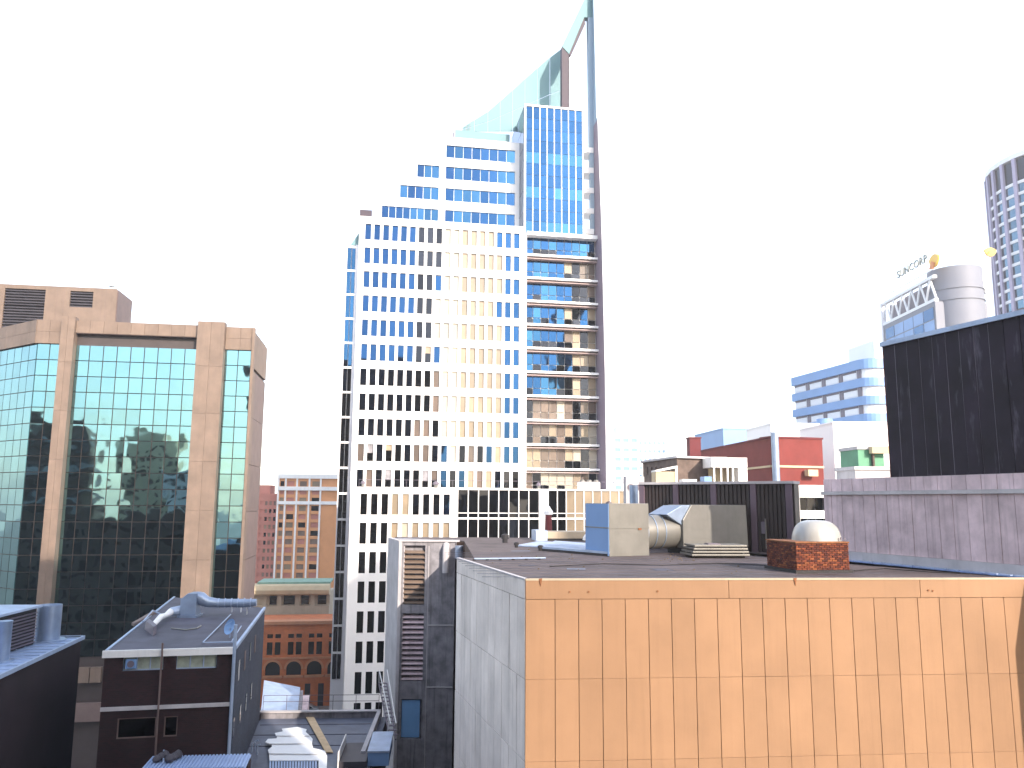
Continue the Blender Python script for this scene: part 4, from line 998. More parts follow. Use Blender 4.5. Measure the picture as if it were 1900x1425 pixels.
def block(name, label, px0, px1, py, Y, ang, m, depth=14, rows=0, cols=0, ry=0, wm='dark_glass', roofm=None, frac=(.5, .5), cat='building'):
    f = Fr(P(px0, 930, Y), ang); x1 = f.s(px1); top = f.h((px0 + px1) / 2, py)
    t = thing(name, label, cat, f.w(x1 / 2, 0, -depth / 2))
    if rows:
        q_ = x1 / cols; ss = [0]; 
        for i in range(cols): ss += [i * q_ + q_ * (1 - frac[0]) / 2, i * q_ + q_ * (1 + frac[0]) / 2]
        ss.append(x1); hs = [0]
        for j in range(rows - 1, -1, -1): hs += [top - (j + .85) * ry, top - (j + .85 - frac[1]) * ry]
        hs.append(top)
        MB().holes(f, ss, hs, lambda i, j: i % 2 == 1 and j % 2 == 1, .25).build('wall', M[m], t)
        MB().box(f, .02, x1 - .02, 0, top - .02, -depth, -.27).build('core', M[m], t)
        for j in range(rows):
            for i in range(cols): fpiece('window', f, ss[1 + 2 * i], ss[2 + 2 * i], hs[1 + 2 * j], hs[2 + 2 * j], -.18, .06, M[wm], t)
    else: MB().box(f, 0, x1, 0, top, -depth, 0).build('wall', M[m], t)
    MB().box(f, -.1, x1 + .1, top, top + .25, -depth - .1, .1).build('coping', M[roofm or m], t)
    return t, f, top
block('flat_roof_building', 'pale blue grey flat topped building above the red building', 1346, 1422, 797, 150, 6, 'pale_blue', 16)
t, f, top = block('white_plant_room', 'white plant room with rounded pale blue pier above the red building', 1436, 1536, 788, 128, 2, 'white_panel', 12)
MB().tube([f.w(f.s(1540), 0, -.5), f.w(f.s(1540), top + 1, -.5)], 1.25, 18).build('round_pier', M['pale_blue'], t, smooth=True)
t, f, top = block('white_wall_building', 'plain white building between the red building and the black box', 1553, 1660, 786, 112, 2, 'white_panel', 12)
for px in (1568, 1586): fpiece('vent', f, f.s(px), f.s(px + 6), f.h(px, 871), f.h(px, 866), .05, .05, M['steel_dark'], t)
t, f, top = block('green_hut', 'small green rooftop hut against the black box', 1597, 1645, 834, 62, 3, 'green_paint', 3, roofm='concrete_light')
MB().box(f, f.s(1617), f.s(1655), f.h(1630, 842), f.h(1630, 829), .05, .6).build('awning', M['cream'], t)
MB().box(f, f.s(1621), f.s(1624), 33, f.h(1630, 843), .05, .3).build('post', M['stone_brown'], t)
t, f, top = block('grey_kerb_building', 'low pale grey block below the green hut', 1590, 1660, 872, 58, 3, 'concrete_light', 3)
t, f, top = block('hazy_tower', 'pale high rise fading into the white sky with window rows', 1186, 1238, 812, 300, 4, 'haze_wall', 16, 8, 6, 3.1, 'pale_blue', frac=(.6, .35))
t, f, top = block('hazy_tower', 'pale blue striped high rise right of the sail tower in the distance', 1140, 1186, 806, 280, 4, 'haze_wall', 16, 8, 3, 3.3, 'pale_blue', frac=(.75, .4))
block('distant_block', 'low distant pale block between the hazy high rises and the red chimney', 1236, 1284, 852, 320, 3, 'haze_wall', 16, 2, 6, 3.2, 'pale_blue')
MB().box(f, f.s(1150), f.s(1178), top, top + 3, -10, -3).build('plant_room', M['haze_wall'], t)
for px, pt2, pb2 in ((1148, 905, 12), ): pass

# striped building with rounded ends
PL, PR = P(1478, 930, 176), P(1624, 930, 150)
SF = Fr.two(PL, PR); sw = (PR - PL).length
stb = thing('striped_building', 'pale building banded with blue spandrels and rounded corner behind the red building', 'building', SF.w(sw / 2, 0, -6))
def foot(inset=0):
    pts = [SF.w(inset, 0, -inset)]
    rc = 3.0
    for k in range(7):
        a = math.pi / 2 * k / 6
        pts.append(SF.w(sw - rc + (rc - inset) * math.sin(a), 0, -rc + (rc - inset) * math.cos(a)))
    pts += [SF.w(sw - inset, 0, -14), SF.w(inset, 0, -14)]
    return [(p.x, p.y) for p in pts]
zb = [SF.h(1600, y) for y in (666, 684, 700, 716, 733, 749, 766, 783)]
zb = [P(1605, y, 150.5).z for y in (664, 682, 699, 715, 733, 749, 766, 783)]
for k in range(4): MB().prism(foot(), zb[2 * k + 1], zb[2 * k]).build('spandrel', M['pale_blue'], stb)
MB().prism(foot(.5), 0, zb[0] - .1).build('core', M['pale_wall'], stb)
for k in range(3):
    h0_, h1_ = zb[2 * k + 2], zb[2 * k + 1]
    n_ = 4; q_ = (sw - 3) / n_
    for i in range(n_):
        fpiece('window', SF, .6 + i * q_, .6 + i * q_ + q_ * .72, h0_ + .3, h1_ - .45, -.42, .06, M['pale_wall'], stb)
        fpiece('window_pier', SF, .6 + i * q_ + q_ * .76, .6 + (i + 1) * q_ - .15, h0_, h1_, -.4, .08, M['steel_dark'], stb)
        fpiece('window_head', SF, .6 + i * q_, .6 + i * q_ + q_ * .72, h1_ - .42, h1_ - .05, -.4, .08, M['steel_dark'], stb)
SB = Fr(PR, 0)
for k in range(4): MB().box(SB, -.3, 1.2, zb[2 * k + 1] + .3, zb[2 * k] - .3, -6, -3.2).build('vent_box', M['steel_dark'], stb)
MB().prism([(p.x, p.y) for p in (P(1590, 930, 170), P(1640, 930, 160), P(1660, 930, 180), P(1600, 930, 190))], 0, P(1620, 640, 165).z).build('lift_tower', M['haze_wall'], stb)

# signed office tower
NL, NC, NR2 = P(1657, 930, 236), P(1762, 930, 205), P(1862, 930, 207)
NF, NG = Fr.two(NL, NC), Fr.two(NC, NR2); nw, ng = (NC - NL).length, (NR2 - NC).length
zt = P(1762, 510, 205).z; ztr = P(1762, 545, 205).z
nt_ = thing('signed_tower', 'pale office tower with roof truss and rooftop letters behind the black box', 'building', NF.w(nw / 2, 0, -8))
MB().prism([(p.x, p.y) for p in (NL, NC, NR2, Vector((NR2.x, NR2.y + 25, 0)), Vector((NL.x + 8, NL.y + 8, 0)))], 0, ztr - 2).build('wall', M['drum_grey'], nt_)
for i in range(5):
    for j in range(7):
        fpiece('pane', NF, 2.4 + i * (nw - 3) / 5, 2.4 + (i + 1) * (nw - 3) / 5 - .35, ztr - 6.5 - j * 3.4, ztr - 3.4 - j * 3.4, .1, .08, M['sky_glass'] if (i + j) % 4 == 0 else M['pale_blue'], nt_)
MB().box(NF, 0, nw, zt - .8, zt, -1, .1).build('truss_chord', M['pale_wall'], nt_); MB().box(NF, 0, nw, ztr - 2, ztr - 1.2, -1, .1).build('truss_chord', M['pale_wall'], nt_)
MB().box(NF, 0, .8, 0, zt + .5, -1, .3).build('corner_post', M['blade_white'], nt_)
nb = 6; q_ = nw / nb
for i in range(nb):
    a, b = NF.w(i * q_, ztr - 1.2, -.4), NF.w((i + .5) * q_, zt - .6, -.4); c2 = NF.w((i + 1) * q_, ztr - 1.2, -.4)
    MB().tube([a, b], .3, 6).build('truss_brace', M['pale_wall'], nt_); MB().tube([b, c2], .3, 6).build('truss_brace', M['pale_wall'], nt_)
MB().box(NF, .4, nw - 3, ztr - 1.3, zt - .7, -4, -2.5).build('louvre_screen', M['steel_dark'], nt_)
# curved white drum
dc = P(1803, 930, 209); zd = P(1800, 492, 203).z
rad_ = 6.6
mb = MB().lathe(Vector((dc.x, dc.y, 0)), [(rad_, 0), (rad_, zd - 9), (rad_ + .25, zd - 9), (rad_ + .25, zd - 8.6), (rad_, zd - 8.6), (rad_, zd - 6), (rad_ + .25, zd - 6), (rad_ + .25, zd - 5.6), (rad_, zd - 5.6), (rad_, zd)], 48)
mb.build('curved_wall', M['drum_grey'], nt_, smooth=True)
xs_ = P(1858, 930, 208)
for k in range(2): MB().prism([(p.x, p.y) for p in (P(1842, 930, 212), P(1856, 930, 206), P(1862, 930, 214))], P(1850, 515 + 17 * k, 206).z, P(1850, 503 + 17 * k, 206).z).build('sunshade', M['pale_wall'], nt_)
# rooftop sign letters
fc = bpy.data.curves.new('sign_text', 'FONT'); fc.body = 'SUNCORP'; fc.size = 4.9; fc.extrude = .15; fc.space_character = 1.05; fc.resolution_u = 3
to = bpy.data.objects.new('sign_text', fc); C.objects.link(to); bpy.context.view_layer.update()
me = bpy.data.meshes.new_from_object(to.evaluated_get(bpy.context.evaluated_depsgraph_get())); bpy.data.objects.remove(to)
o = bpy.data.objects.new('sign_lettering', me); C.objects.link(o); me.materials.clear(); me.materials.append(M['sign_grey'])
wx = max(v.co.x for v in me.vertices); sa, sb_ = NF.s(1666, 515), NF.s(1722, 490); k_ = (sb_ - sa) / wx
for v in me.vertices: v.co.x *= k_; v.co.y *= .62
o.parent = nt_; lp_ = NF.w(sa, P(1690, 510, 222).z - .6, .2); o.location = lp_ - WL[nt_.name]; o.rotation_euler = (R(90), 0, NF.a); WL[o.name] = lp_
def logo(fr, px, py, r, d=.2):
    s_, h_ = fr.sh(px, py, d)
    pts = [(s_ + r * (1 + .12 * math.sin(3 * a)) * math.cos(a), h_ + r * .75 * math.sin(a)) for a in [i * math.pi / 10 for i in range(20)]]
    MB().extr(fr, pts, d, d + .4).build('sign_emblem', M['logo_yellow'], nt_)
    pts = [(s_ - r * .9, h_ - r * .75), (s_ - .05, h_ - r * .95), (s_ + r * .3, h_ - r * .3), (s_ - r * .3, h_ + .1)]
    MB().extr(fr, pts, d + .41, d + .7).build('sign_emblem', M['logo_orange'], nt_)
logo(NF, 1735, 484, 2.3); logo(NG, 1836, 468, 1.6, 2)
MB().tube([NG.w(NG.s(1836, 468, 2), zd - 8, 1), NG.w(NG.s(1836, 468, 2), NG.h(1836, 474, 2), 2.1)], .2, 6).build('sign_post', M['pale_wall'], nt_)
MB().box(NF, NF.s(1662), nw, zt + 1.4, zt + 1.6, -.2, 0).build('sign_rail', M['pale_wall'], nt_)
for px in (1668, 1684, 1700, 1716, 1735): MB().box(NF, NF.s(px) - .1, NF.s(px) + .1, zt, P(px, 505 - (px - 1668) * .35, 215).z, -.2, 0).build('sign_post', M['pale_wall'], nt_)

# round tower at the far right edge
rc_ = 24.0; cc_ = P(2040, 930, 262); cen = Vector((cc_.x, cc_.y, 0)); zt = P(1905, 250, 240).z
ro = thing('round_tower', 'round office tower with pale piers and blue window bands cut by the right edge', 'building', cen)
MB().lathe(cen, [(rc_ - 1.0, 0), (rc_ - 1.0, zt - 1.6)], 48).build('core', M['steel_dark'], ro, smooth=True)
MB().lathe(cen, [(rc_ - .3, zt - 1.6), (rc_ + .3, zt - 1.6), (rc_ + .3, zt), (rc_ - .3, zt + .01)], 64).build('roof_ring', M['pale_wall'], ro)
NS = 30
for k in range(NS):
    a = -math.pi / 2 - (k + .5) * 2 * math.pi / NS
    u = Vector((math.cos(a), math.sin(a), 0)); tdir = Vector((-u.y, u.x, 0))
    vis = u.dot((Vector((0, 0, 0)) - cen).normalized()) > -.15 and u.x < .3
    if not vis: continue
    f = Fr(cen + u * rc_, math.degrees(math.atan2(tdir.y, tdir.x)))
    segw = 2 * math.pi * rc_ / NS
    MB().box(f, -segw / 2 - .55, -segw / 2 + .55, 20, zt - 1.6, -.9, .35).build('pier', M['pier_lavender'], ro)
    h_ = zt - 10.5; fpiece('pane', f, -segw / 2 + .6, segw / 2 - .6, zt - 9.5, zt - 2, -.5, .08, M['dark_glass'], ro)
    for j in range(11):
        fpiece('spandrel', f, -segw / 2 + .55, segw / 2 - .55, h_ - .1, h_ + .9, -.2, .4, M['pale_wall'], ro)
        fpiece('pane', f, -segw / 2 + .6, segw / 2 - .6, h_ - 2.95, h_ - .15, -.45, .08, M['pale_glass'], ro); h_ -= 3.9
# ================================================================ DARK BRICK BUILDING, LOWER LEFT
bp = P(437, 1201, 41); ZB = bp.z
b1_, b2_, b3_, b4_ = G(195, 1208, ZB), G(437, 1201, ZB), G(491, 1128, ZB), G(322, 1108, ZB)
BF = Fr.two(b1_, b2_); BS = Fr.two(b2_, b3_); fw = (b2_ - b1_).length; sw2 = (b3_ - b2_).length
bb2 = thing('brick_building', 'dark brick building with a white roof edge and cluttered flat roof at lower left', 'building', BF.w(fw / 2, 0, -6))
wa, wb, wc, wd = BF.s(228, 1228), BF.s(303, 1228), BF.s(327, 1228), BF.s(402, 1228)
t1, t0 = BF.h(300, 1217), BF.h(300, 1243); s1_, s0_ = BF.h(300, 1308), BF.h(300, 1315); v1, v0 = BF.h(270, 1331), BF.h(270, 1369)
xa, xb, xc, xd = BF.s(217, 1350), BF.s(289, 1350), BF.s(304, 1350), BF.s(329, 1350)
ss = sorted([0, wa, wb, wc, wd, fw])
MB().holes(BF, ss, [s0_ + .1, t0, t1, ZB - .02], lambda i, j: j == 1 and i in (1, 3), .22).build('wall', M['brick_wall'], bb2)
MB().holes(BF, [0, xa, xb, xc, xd, fw], [0, v0, v1, s0_ + .1], lambda i, j: j == 1 and i in (1, 3), .15).build('wall', M['brick_wall'], bb2)
MB().prism([(p.x, p.y) for p in (b1_ + Vector((.02, .3, 0)), b2_ + Vector((-.02, .3, 0)), b3_ + Vector((-.02, 0, 0)), b4_)], 0, ZB - .03).build('core', M['brick_side'], bb2)
MB().box(BS, .02, sw2, 0, ZB - .03, -.2, .02).build('side_wall', M['brick_side'], bb2)
for (a, b, n_) in ((wa, wb, 3), (wc, wd, 3)):
    q_ = (b - a) / n_
    for i in range(n_): fpiece('pane', BF, a + i * q_ + .02, a + (i + 1) * q_ - .02, t0 + .03, t1 - .03, -.14, .03, M['frost_glass'], bb2, .004)
    for (u0, u1, w0, w1) in ((a, b, t0, t0 + .05), (a, b, t1 - .05, t1)): MB().box(BF, u0, u1, w0, w1, -.16, -.08).build('window_frame', M['zinc'], bb2)
    for i in range(n_ + 1): MB().box(BF, a + i * q_ - .025, a + i * q_ + .025, t0 + .05, t1 - .05, -.16, -.09).build('window_frame', M['zinc'], bb2)
fanp = BF.w(wa + .45, (t0 + t1) / 2, -.06)
MB().box(BF, wa + .12, wa + .62, t0 + .1, t1 - .1, -.1, .05).build('window_fan', M['pale_blue'], bb2, bevel=.03); MB().tube([BF.w(wa + .37, (t0 + t1) / 2, .05), BF.w(wa + .37, (t0 + t1) / 2, .09)], .16, 12).build('fan_hub', M['steel_dark'], bb2)
for (a, b) in ((xa, xb), (xc, xd)):
    fpiece('window', BF, a + .06, b - .06, v0 + .06, v1 - .06, -.08, .04, M['dark_glass'], bb2)
    for (u0, u1, w0, w1) in ((a, b, v0, v0 + .05), (a, b, v1 - .05, v1), (a, a + .05, v0 + .06, v1 - .06), (b - .05, b, v0 + .06, v1 - .06)): MB().box(BF, u0, u1, w0, w1, -.1, -.03).build('window_frame', M['granite_dark'], bb2)
MB().box(BF, 0, fw - .1, s0_, s1_, .0, .09).build('string_course', M['concrete_light'], bb2)
fh = ZB - BF.h(300, 1207 + 8)
MB().box(BF, -.08, fw + .03, ZB - .30, ZB + .03, .03, .16).build('fascia', M['white_paint'], bb2)
MB().prism([(p.x, p.y) for p in (b1_, b2_, b3_, b4_)], ZB - .028, ZB).build('roof', M['roof_dark'], bb2)
MB().box(BS, 0, sw2, ZB - .1, ZB + .07, -.08, .06).build('coping', M['zinc'], bb2)
LS = Fr.two(b4_, b1_); MB().box(LS, 0, (b1_ - b4_).length, ZB, ZB + .06, -.12, .0).build('coping', M['zinc'], bb2)
x_ = BF.s(303, 1210)
MB().tube([BF.w(x_, ZB + .35, .28), BF.w(x_, BF.h(300, 1420), .28)], .05, 8).build('downpipe', M['granite_dark'], bb2)
x_ = fw - .05
MB().tube([BF.w(x_ + .02, ZB + 1.1, .12), BF.w(x_ + .02, 8, .12)], .085, 8).build('downpipe', M['zinc'], bb2)
for k in range(4):
    s__ = 1.3 + k * 2.6; MB().box(BS, s__, s__ + .55, ZB - 1.9, ZB - .9, .02, .05).build('window', M['granite_dark'] if k % 2 else M['dark_glass'], bb2)
    MB().box(BS, s__ - .9, s__ - .4, ZB - 4.4, ZB - 3.5, .02, .05).build('window', M['dark_glass'], bb2)
# roof things
def rp(px, py): return G(px, py, ZB)
a, b = rp(333, 1146), rp(362, 1146); f = Fr.two(a, b); w_ = (b - a).length
dv = thing('curved_duct', 'pale blue galvanised duct rising from a box and running right across the brick building roof', 'air duct', f.w(w_ / 2, ZB, -.5)); dt = f.h(345, 1101)
MB().box(f, -.12, w_ + .12, ZB, ZB + .12, -1.1, .12).build('base_flange', M['galv_blue'], dv)
MB().extr(f, [(0, ZB + .12), (w_, ZB + .12), (w_, dt), (w_ * .45, dt), (0, dt - .35)], -1.0, 0).build('riser', M['galv_blue'], dv, bevel=.02)
pth = [P(362, 1106, a.y + .5), P(372, 1110, a.y + .6), P(385, 1117, a.y + .8), P(405, 1119, a.y + 1), P(430, 1119, a.y + 1.2), P(452, 1119, a.y + 1.3), P(476, 1118, a.y + 1.4)]
MB().tube(pth, [.30, .40, .33, .27, .26, .26, .22], 16).build('round_duct', M['galv_blue'], dv, smooth=True)
for i in range(6):
    t_ = pth[3].lerp(pth[6], i / 6); MB().tube([t_, t_ + (pth[6] - pth[3]).normalized() * .05], .30, 16).build('duct_collar', M['zinc'], dv)
t = thing('metal_stand', 'small white tube frame under the round duct at the back of the brick building roof', 'frame', rp(440, 1132))
for px in (430, 447, 458): q_ = rp(px, 1136 if px != 458 else 1140); MB().tube([q_, q_ + Vector((0, 0, .55))], .03, 6).build('post', M['white_paint'], t)
q0_, q1_ = rp(430, 1136), rp(458, 1140); MB().tube([q0_ + Vector((0, 0, .5)), q1_ + Vector((0, 0, .5))], .03, 6).build('rail', M['white_paint'], t)
# tipped over vent fittings
t = thing('broken_vent', 'toppled vent cowl and bent white ducting lying on the left of the brick building roof', 'vent', rp(290, 1165))
a = rp(284, 1168) + Vector((0, 0, .25)); b = rp(316, 1146) + Vector((0, 0, .35))
MB().tube([a, a.lerp(b, .4) + Vector((0, 0, .15)), a.lerp(b, .7), b], [.14, .17, .15, .22], 12).build('flexible_duct', M['white_paint'], t, smooth=True)
MB().tube([b, b + Vector((.5, .4, .05))], [.26, .30], 12).build('cowl', M['zinc'], t)
MB().hexa([rp(268, 1168), rp(284, 1180), rp(290, 1176), rp(276, 1163)], [q_ + Vector((0, 0, .45)) for q_ in (rp(270, 1167), rp(284, 1179), rp(290, 1175), rp(276, 1163))]).build('housing', M['steel_dark'], t)
MB().tube([rp(264, 1167) + Vector((0, 0, .4)), rp(282, 1150) + Vector((0, 0, .55)), rp(300, 1150) + Vector((0, 0, .3))], .04, 6).build('bent_rod', M['zinc'], t)
t = thing('roof_plank', 'long grey plank lying at the back left of the brick building roof', 'plank', rp(262, 1150))
MB().hexa([rp(244, 1160), rp(248, 1162), rp(290, 1138), rp(286, 1136)], [q_ + Vector((0, 0, .14)) for q_ in (rp(244, 1160), rp(248, 1162), rp(290, 1138), rp(286, 1136))]).build('plank', M['granite_dark'], t)
t = thing('metal_strip', 'bent white metal strip lying in the middle of the brick building roof', 'metal strip', rp(340, 1170))
MB().tube([rp(318, 1167) + Vector((0, 0, .04)), rp(345, 1170) + Vector((0, 0, .04)), rp(365, 1167) + Vector((0, 0, .04)), rp(373, 1163) + Vector((0, 0, .06))], .045, 5).build('strip', M['galv'], t)
t = thing('cable_tray', 'thin white pipe run forming a triangle on the right of the brick building roof', 'pipe run', rp(400, 1180))
MB().tube([rp(376, 1196) + Vector((0, 0, .1)), rp(428, 1143) + Vector((0, 0, .1))], .035, 6).build('pipe', M['zinc'], t); MB().tube([rp(376, 1196) + Vector((0, 0, .1)), rp(436, 1195) + Vector((0, 0, .1))], .03, 6).build('pipe', M['zinc'], t)
MB().tube([rp(430, 1193) + Vector((0, 0, .1)), rp(447, 1172) + Vector((0, 0, .3))], .03, 6).build('pipe', M['zinc'], t)
c = rp(426, 1183); t = thing('satellite_dish', 'blue satellite dish near the right edge of the brick building roof', 'satellite dish', c)
MB().tube([c, c + Vector((0, 0, .5))], .035, 6).build('mast', M['zinc'], t)
dn = Vector((-.55, -.75, .35)).normalized(); cc = c + Vector((0, 0, .55)); mb = MB()
a_ = dn.cross(Vector((0, 0, 1))).normalized(); b_ = dn.cross(a_)
for r_, o_ in ((.02, -.08), (.22, -.05), (.40, .03), (.42, .05)):
    for k in range(16): th = k * math.pi / 8; mb.v.append(cc + dn * o_ + (a_ * math.cos(th) + b_ * math.sin(th)) * r_)
for i in range(3):
    for k in range(16): a0 = i * 16 + k; a1 = i * 16 + (k + 1) % 16; mb.f.append((a0, a1, a1 + 16, a0 + 16))
mb.f.append(tuple(range(16))); o = mb.build('dish', M['blue_paint'], t, smooth=True)
MB().tube([cc - b_ * .3, cc + dn * .35], .012, 5).build('feed_arm', M['zinc'], t)
# corrugated lean-to roof in the foreground
g = [G(262, 1432, 22.6), G(455, 1428, 22.6), G(466, 1403, 22.6), G(283, 1408, 22.6)]
lf = thing('lean_to_roof', 'blue grey corrugated lean-to roof at the foot of the dark brick building', 'roof', g[0])
MB().prism([(p.x, p.y) for p in g], 0, 22.5).build('wall', M['brick_wall'], lf); mb = MB(); n_ = 28
for i in range(n_):
    a, b, a2_, b2__ = g[0].lerp(g[1], i / n_), g[0].lerp(g[1], (i + .55) / n_), g[3].lerp(g[2], i / n_), g[3].lerp(g[2], (i + .55) / n_)
    mb.hexa([p + Vector((0, 0, .07)) for p in (a, b, b2__, a2_)], [p + Vector((0, 0, .12)) for p in (a, b, b2__, a2_)])
mb.build('corrugation', M['corrugated'], lf); MB().hexa(g, [p + Vector((0, 0, .07)) for p in g]).build('sheet', M['corrugated'], lf)
t = thing('rubble_bag', 'dark pile of rubbish sacks and pipes on the lean-to roof', 'rubbish pile', G(300, 1412, 22.8)); rnd = random.Random(5)
for k in range(6):
    c = G(290 + 8 * k, 1414 - (k % 3) * 4, 22.72); r_ = rnd.uniform(.12, .22); MB().lathe(c, [(r_ * .7, 0), (r_, r_ * .6), (r_ * .7, r_ * 1.2), (r_ * .15, r_ * 1.6)], 8).build('sack', M['louvre_dark'], t, smooth=True)
MB().tube([G(303, 1415, 22.8), G(304, 1392, 22.8)], .03, 6).build('pipe', M['zinc'], t)

# ================================================================ DARK CLAD BUILDING, FAR LOWER LEFT
ZD = 26.2
e0, e1_ = G(0, 1253, ZD), G(151, 1183, ZD); EF = Fr.two(e0, e1_); el = (e1_ - e0).length
dk = thing('dark_clad_building', 'dark clad building with a blue white metal roof in the lower left corner', 'building', EF.w(el / 2, 0, -6))
MB().prism([(p.x, p.y) for p in (EF.w(-12, 0), EF.w(el, 0), EF.w(el, 0, -11), EF.w(-12, 0, -11))], 0, ZD - .06).build('wall', M['dark_cladding'], dk)
MB().box(EF, -12, el + .1, ZD - .055, ZD, -11, .05).build('roof', M['corrugated'], dk); MB().box(EF, -12, el + .12, ZD - .1, ZD + .10, .055, .16).build('roof_edge', M['zinc'], dk)
for k in range(24): MB().box(EF, -9 + k * .85, -9 + k * .85 + .06, ZD, ZD + .05, -10.9, -.1).build('roof_seam', M['zinc'], dk)
a, b = G(-30, 1228, ZD), G(66, 1196, ZD); f = Fr.two(a, b); w_ = (b - a).length; tt = f.h(66, 1124)
lv = thing('cooling_plant', 'large louvred rooftop plant box with pale lid on the dark clad building', 'cooling plant', f.w(w_ / 2, ZD, -1.5))
MB().box(f, 0, w_, ZD + .02, tt - .12, -4.5, -.12).build('casing', M['black'], lv)
hh = ZD + .15
while hh < tt - .25: MB().box(f, 0, w_ - .1, hh, hh + .05, -.14, .02).build('louvre_blade', M['steel_dark'], lv); hh += .17
MB().box(f, -.1, w_ + .12, tt - .12, tt, -4.6, .12).build('lid', M['zinc'], lv)
MB().box(f, 0, w_ * .55, tt + .005, tt + .4, -4.0, -1.5).build('hood', M['corrugated'], lv)
c = G(87, 1190, ZD); tk = thing('round_tank', 'tall blue grey round duct standing right of the louvred plant box', 'tank', c); tt = P(87, 1122, c.y).z - ZD
MB().lathe(c, [(.95, 0), (.95, .1), (.62, .1), (.62, tt), (.60, tt), (.57, tt - .3)], 28).build('shell', M['galv_blue'], tk, smooth=True)
c = G(2, 1228, ZD); tk = thing('round_tank', 'blue grey round duct at the left edge in front of the louvred plant box', 'tank', c); tt = P(2, 1154, c.y).z - ZD
MB().lathe(c, [(.55, 0), (.55, .1), (.34, .1), (.34, tt), (.36, tt + .05)], 24).build('shell', M['galv_blue'], tk, smooth=True)

# ================================================================ LOW GREY ROOF, CENTRE
ZC = 20.0
g0_, g1_ = G(486, 1320, ZC), G(702, 1318, ZC); CF = Fr.two(g0_, g1_); cwid_ = (g1_ - g0_).length
lr_ = thing('low_roof_building', 'low building with a grey flat roof and pale parapet in the centre bottom', 'building', CF.w(cwid_ / 2, 0, 4))
MB().box(CF, -2.2, cwid_ + .6, 0, ZC - .6, -.15, 18).build('wall', M['brick_wall'], lr_)
MB().box(CF, -2.2, cwid_ + .6, ZC - .6, ZC - .45, -.1, 18).build('roof', M['roof_membrane'], lr_)
MB().box(CF, -.1, cwid_ + .1, ZC - .45, ZC - .06, -.15, .1).build('parapet', M['concrete'], lr_); MB().box(CF, -.15, cwid_ + .15, ZC - .06, ZC + .02, -.2, .2).build('coping', M['concrete_light'], lr_)
CR = Fr(CF.w(cwid_, 0, 0), math.degrees(CF.a) - 90 + 0); MB().box(CF, cwid_ - .05, cwid_ + .2, ZC - .45, ZC + .02, .2, 9).build('parapet', M['concrete_light'], lr_)
MB().box(CF, -.2, .0, ZC - .45, ZC - .1, .2, 9).build('parapet', M['brick_wall'], lr_)
for k in range(3): MB().box(CF, .3, cwid_ - .3, ZC - .45, ZC - .42, 1.6 + k * 2.3, 1.66 + k * 2.3).build('membrane_lap', M['roof_dark'], lr_)
rl_ = thing('roof_handrail', 'thin dark handrail in front of the pale tilted roof in the lane', 'railing', CF.w(2, ZC, -.4))
for hh in (.55, .95): MB().tube([CF.w(0, ZC + hh, -.3), CF.w(cwid_, ZC + hh, -.3)], .02, 5).build('rail', M['steel_dark'], rl_)
for k in range(6): MB().tube([CF.w(k * cwid_ / 5, ZC, -.25), CF.w(k * cwid_ / 5, ZC + .95, -.3)], .02, 5).build('post', M['steel_dark'], rl_)
# bright corrugated sheets
zz = ZC - .42
out = [(500, 1409), (497, 1392), (505, 1386), (492, 1378), (497, 1372), (515, 1370), (510, 1361), (525, 1358), (523, 1353), (552, 1350), (569, 1354), (567, 1359), (580, 1372), (578, 1380), (581, 1388), (603, 1394), (607, 1402), (606, 1430), (590, 1430), (590, 1412)]
shs = thing('white_sheeting', 'jagged pile of bright white roofing sheets on the low grey roof', 'roofing sheets', G(550, 1390, zz))
def sheet(pts, z, th=.035):
    pp = [G(x, y, z) for x, y in pts]; mb = MB(); n = len(pp)
    mb.v += [p for p in pp] + [p + Vector((0, 0, th)) for p in pp]
    for i in range(n): j = (i + 1) % n; mb.f.append((i, j, n + j, n + i))
    mb.f.append(tuple(range(n, 2 * n))); mb.f.append(tuple(range(n - 1, -1, -1))); return mb
bands = [([(523, 1353), (552, 1350), (569, 1354), (567, 1359), (575, 1366), (512, 1366), (510, 1361), (525, 1358)], .25),
         ([(515, 1365), (574, 1365), (580, 1372), (579, 1380), (500, 1381), (492, 1378), (497, 1372), (513, 1371)], .20),
         ([(505, 1379), (578, 1379), (581, 1389), (603, 1394), (605, 1400), (499, 1399), (497, 1392), (504, 1387)], .14),
         ([(499, 1397), (604, 1397), (607, 1404), (606, 1432), (591, 1432), (591, 1412), (500, 1412)], .08)]
for pts, dz in bands: sheet(pts, zz + dz).build('roofing_sheet', M['white_sheet'], shs)
n_ = 17
for i in range(n_):
    x_ = 500 + i * 90 / n_; pp = [G(x_, 1412, zz), G(x_ + 3, 1412, zz), G(x_ + 3 - .5, 1436, zz), G(x_ - .5, 1436, zz)]
    MB().hexa(pp, [p + Vector((0, 0, .09)) for p in pp]).build('roofing_rib', M['corrugated'], shs)
# white lined step, blue box, stair and clutter on the right of that roof
f = Fr.two(G(640, 1395, ZC - .4), G(688, 1394, ZC - .4))
t = thing('blue_roof_box', 'pale blue boxed upstand against the concrete shaft at the edge of the low roof', 'box', f.w(1.7, ZC, 1))
a, b = f.s(689, 1400), f.s(726, 1400); MB().box(f, a, b, ZC - .45, f.h(700, 1372), -1.2, 2.5).build('box', M['blue_paint'], t); MB().box(f, a - .03, b + .03, f.h(700, 1372), f.h(700, 1372) + .1, -1.25, 2.55).build('lid', M['zinc'], t)
t = thing('roof_well', 'dark recessed light well with white edge beside the blue box', 'light well', f.w(.6, ZC, 1))
MB().box(f, 0, a - .05, ZC - .44, ZC - .05, -.5, 3).build('upstand', M['louvre_dark'], t); MB().box(f, -.06, .0, ZC - .44, ZC + .45, -.5, 3).build('edge_board', M['white_paint'], t)
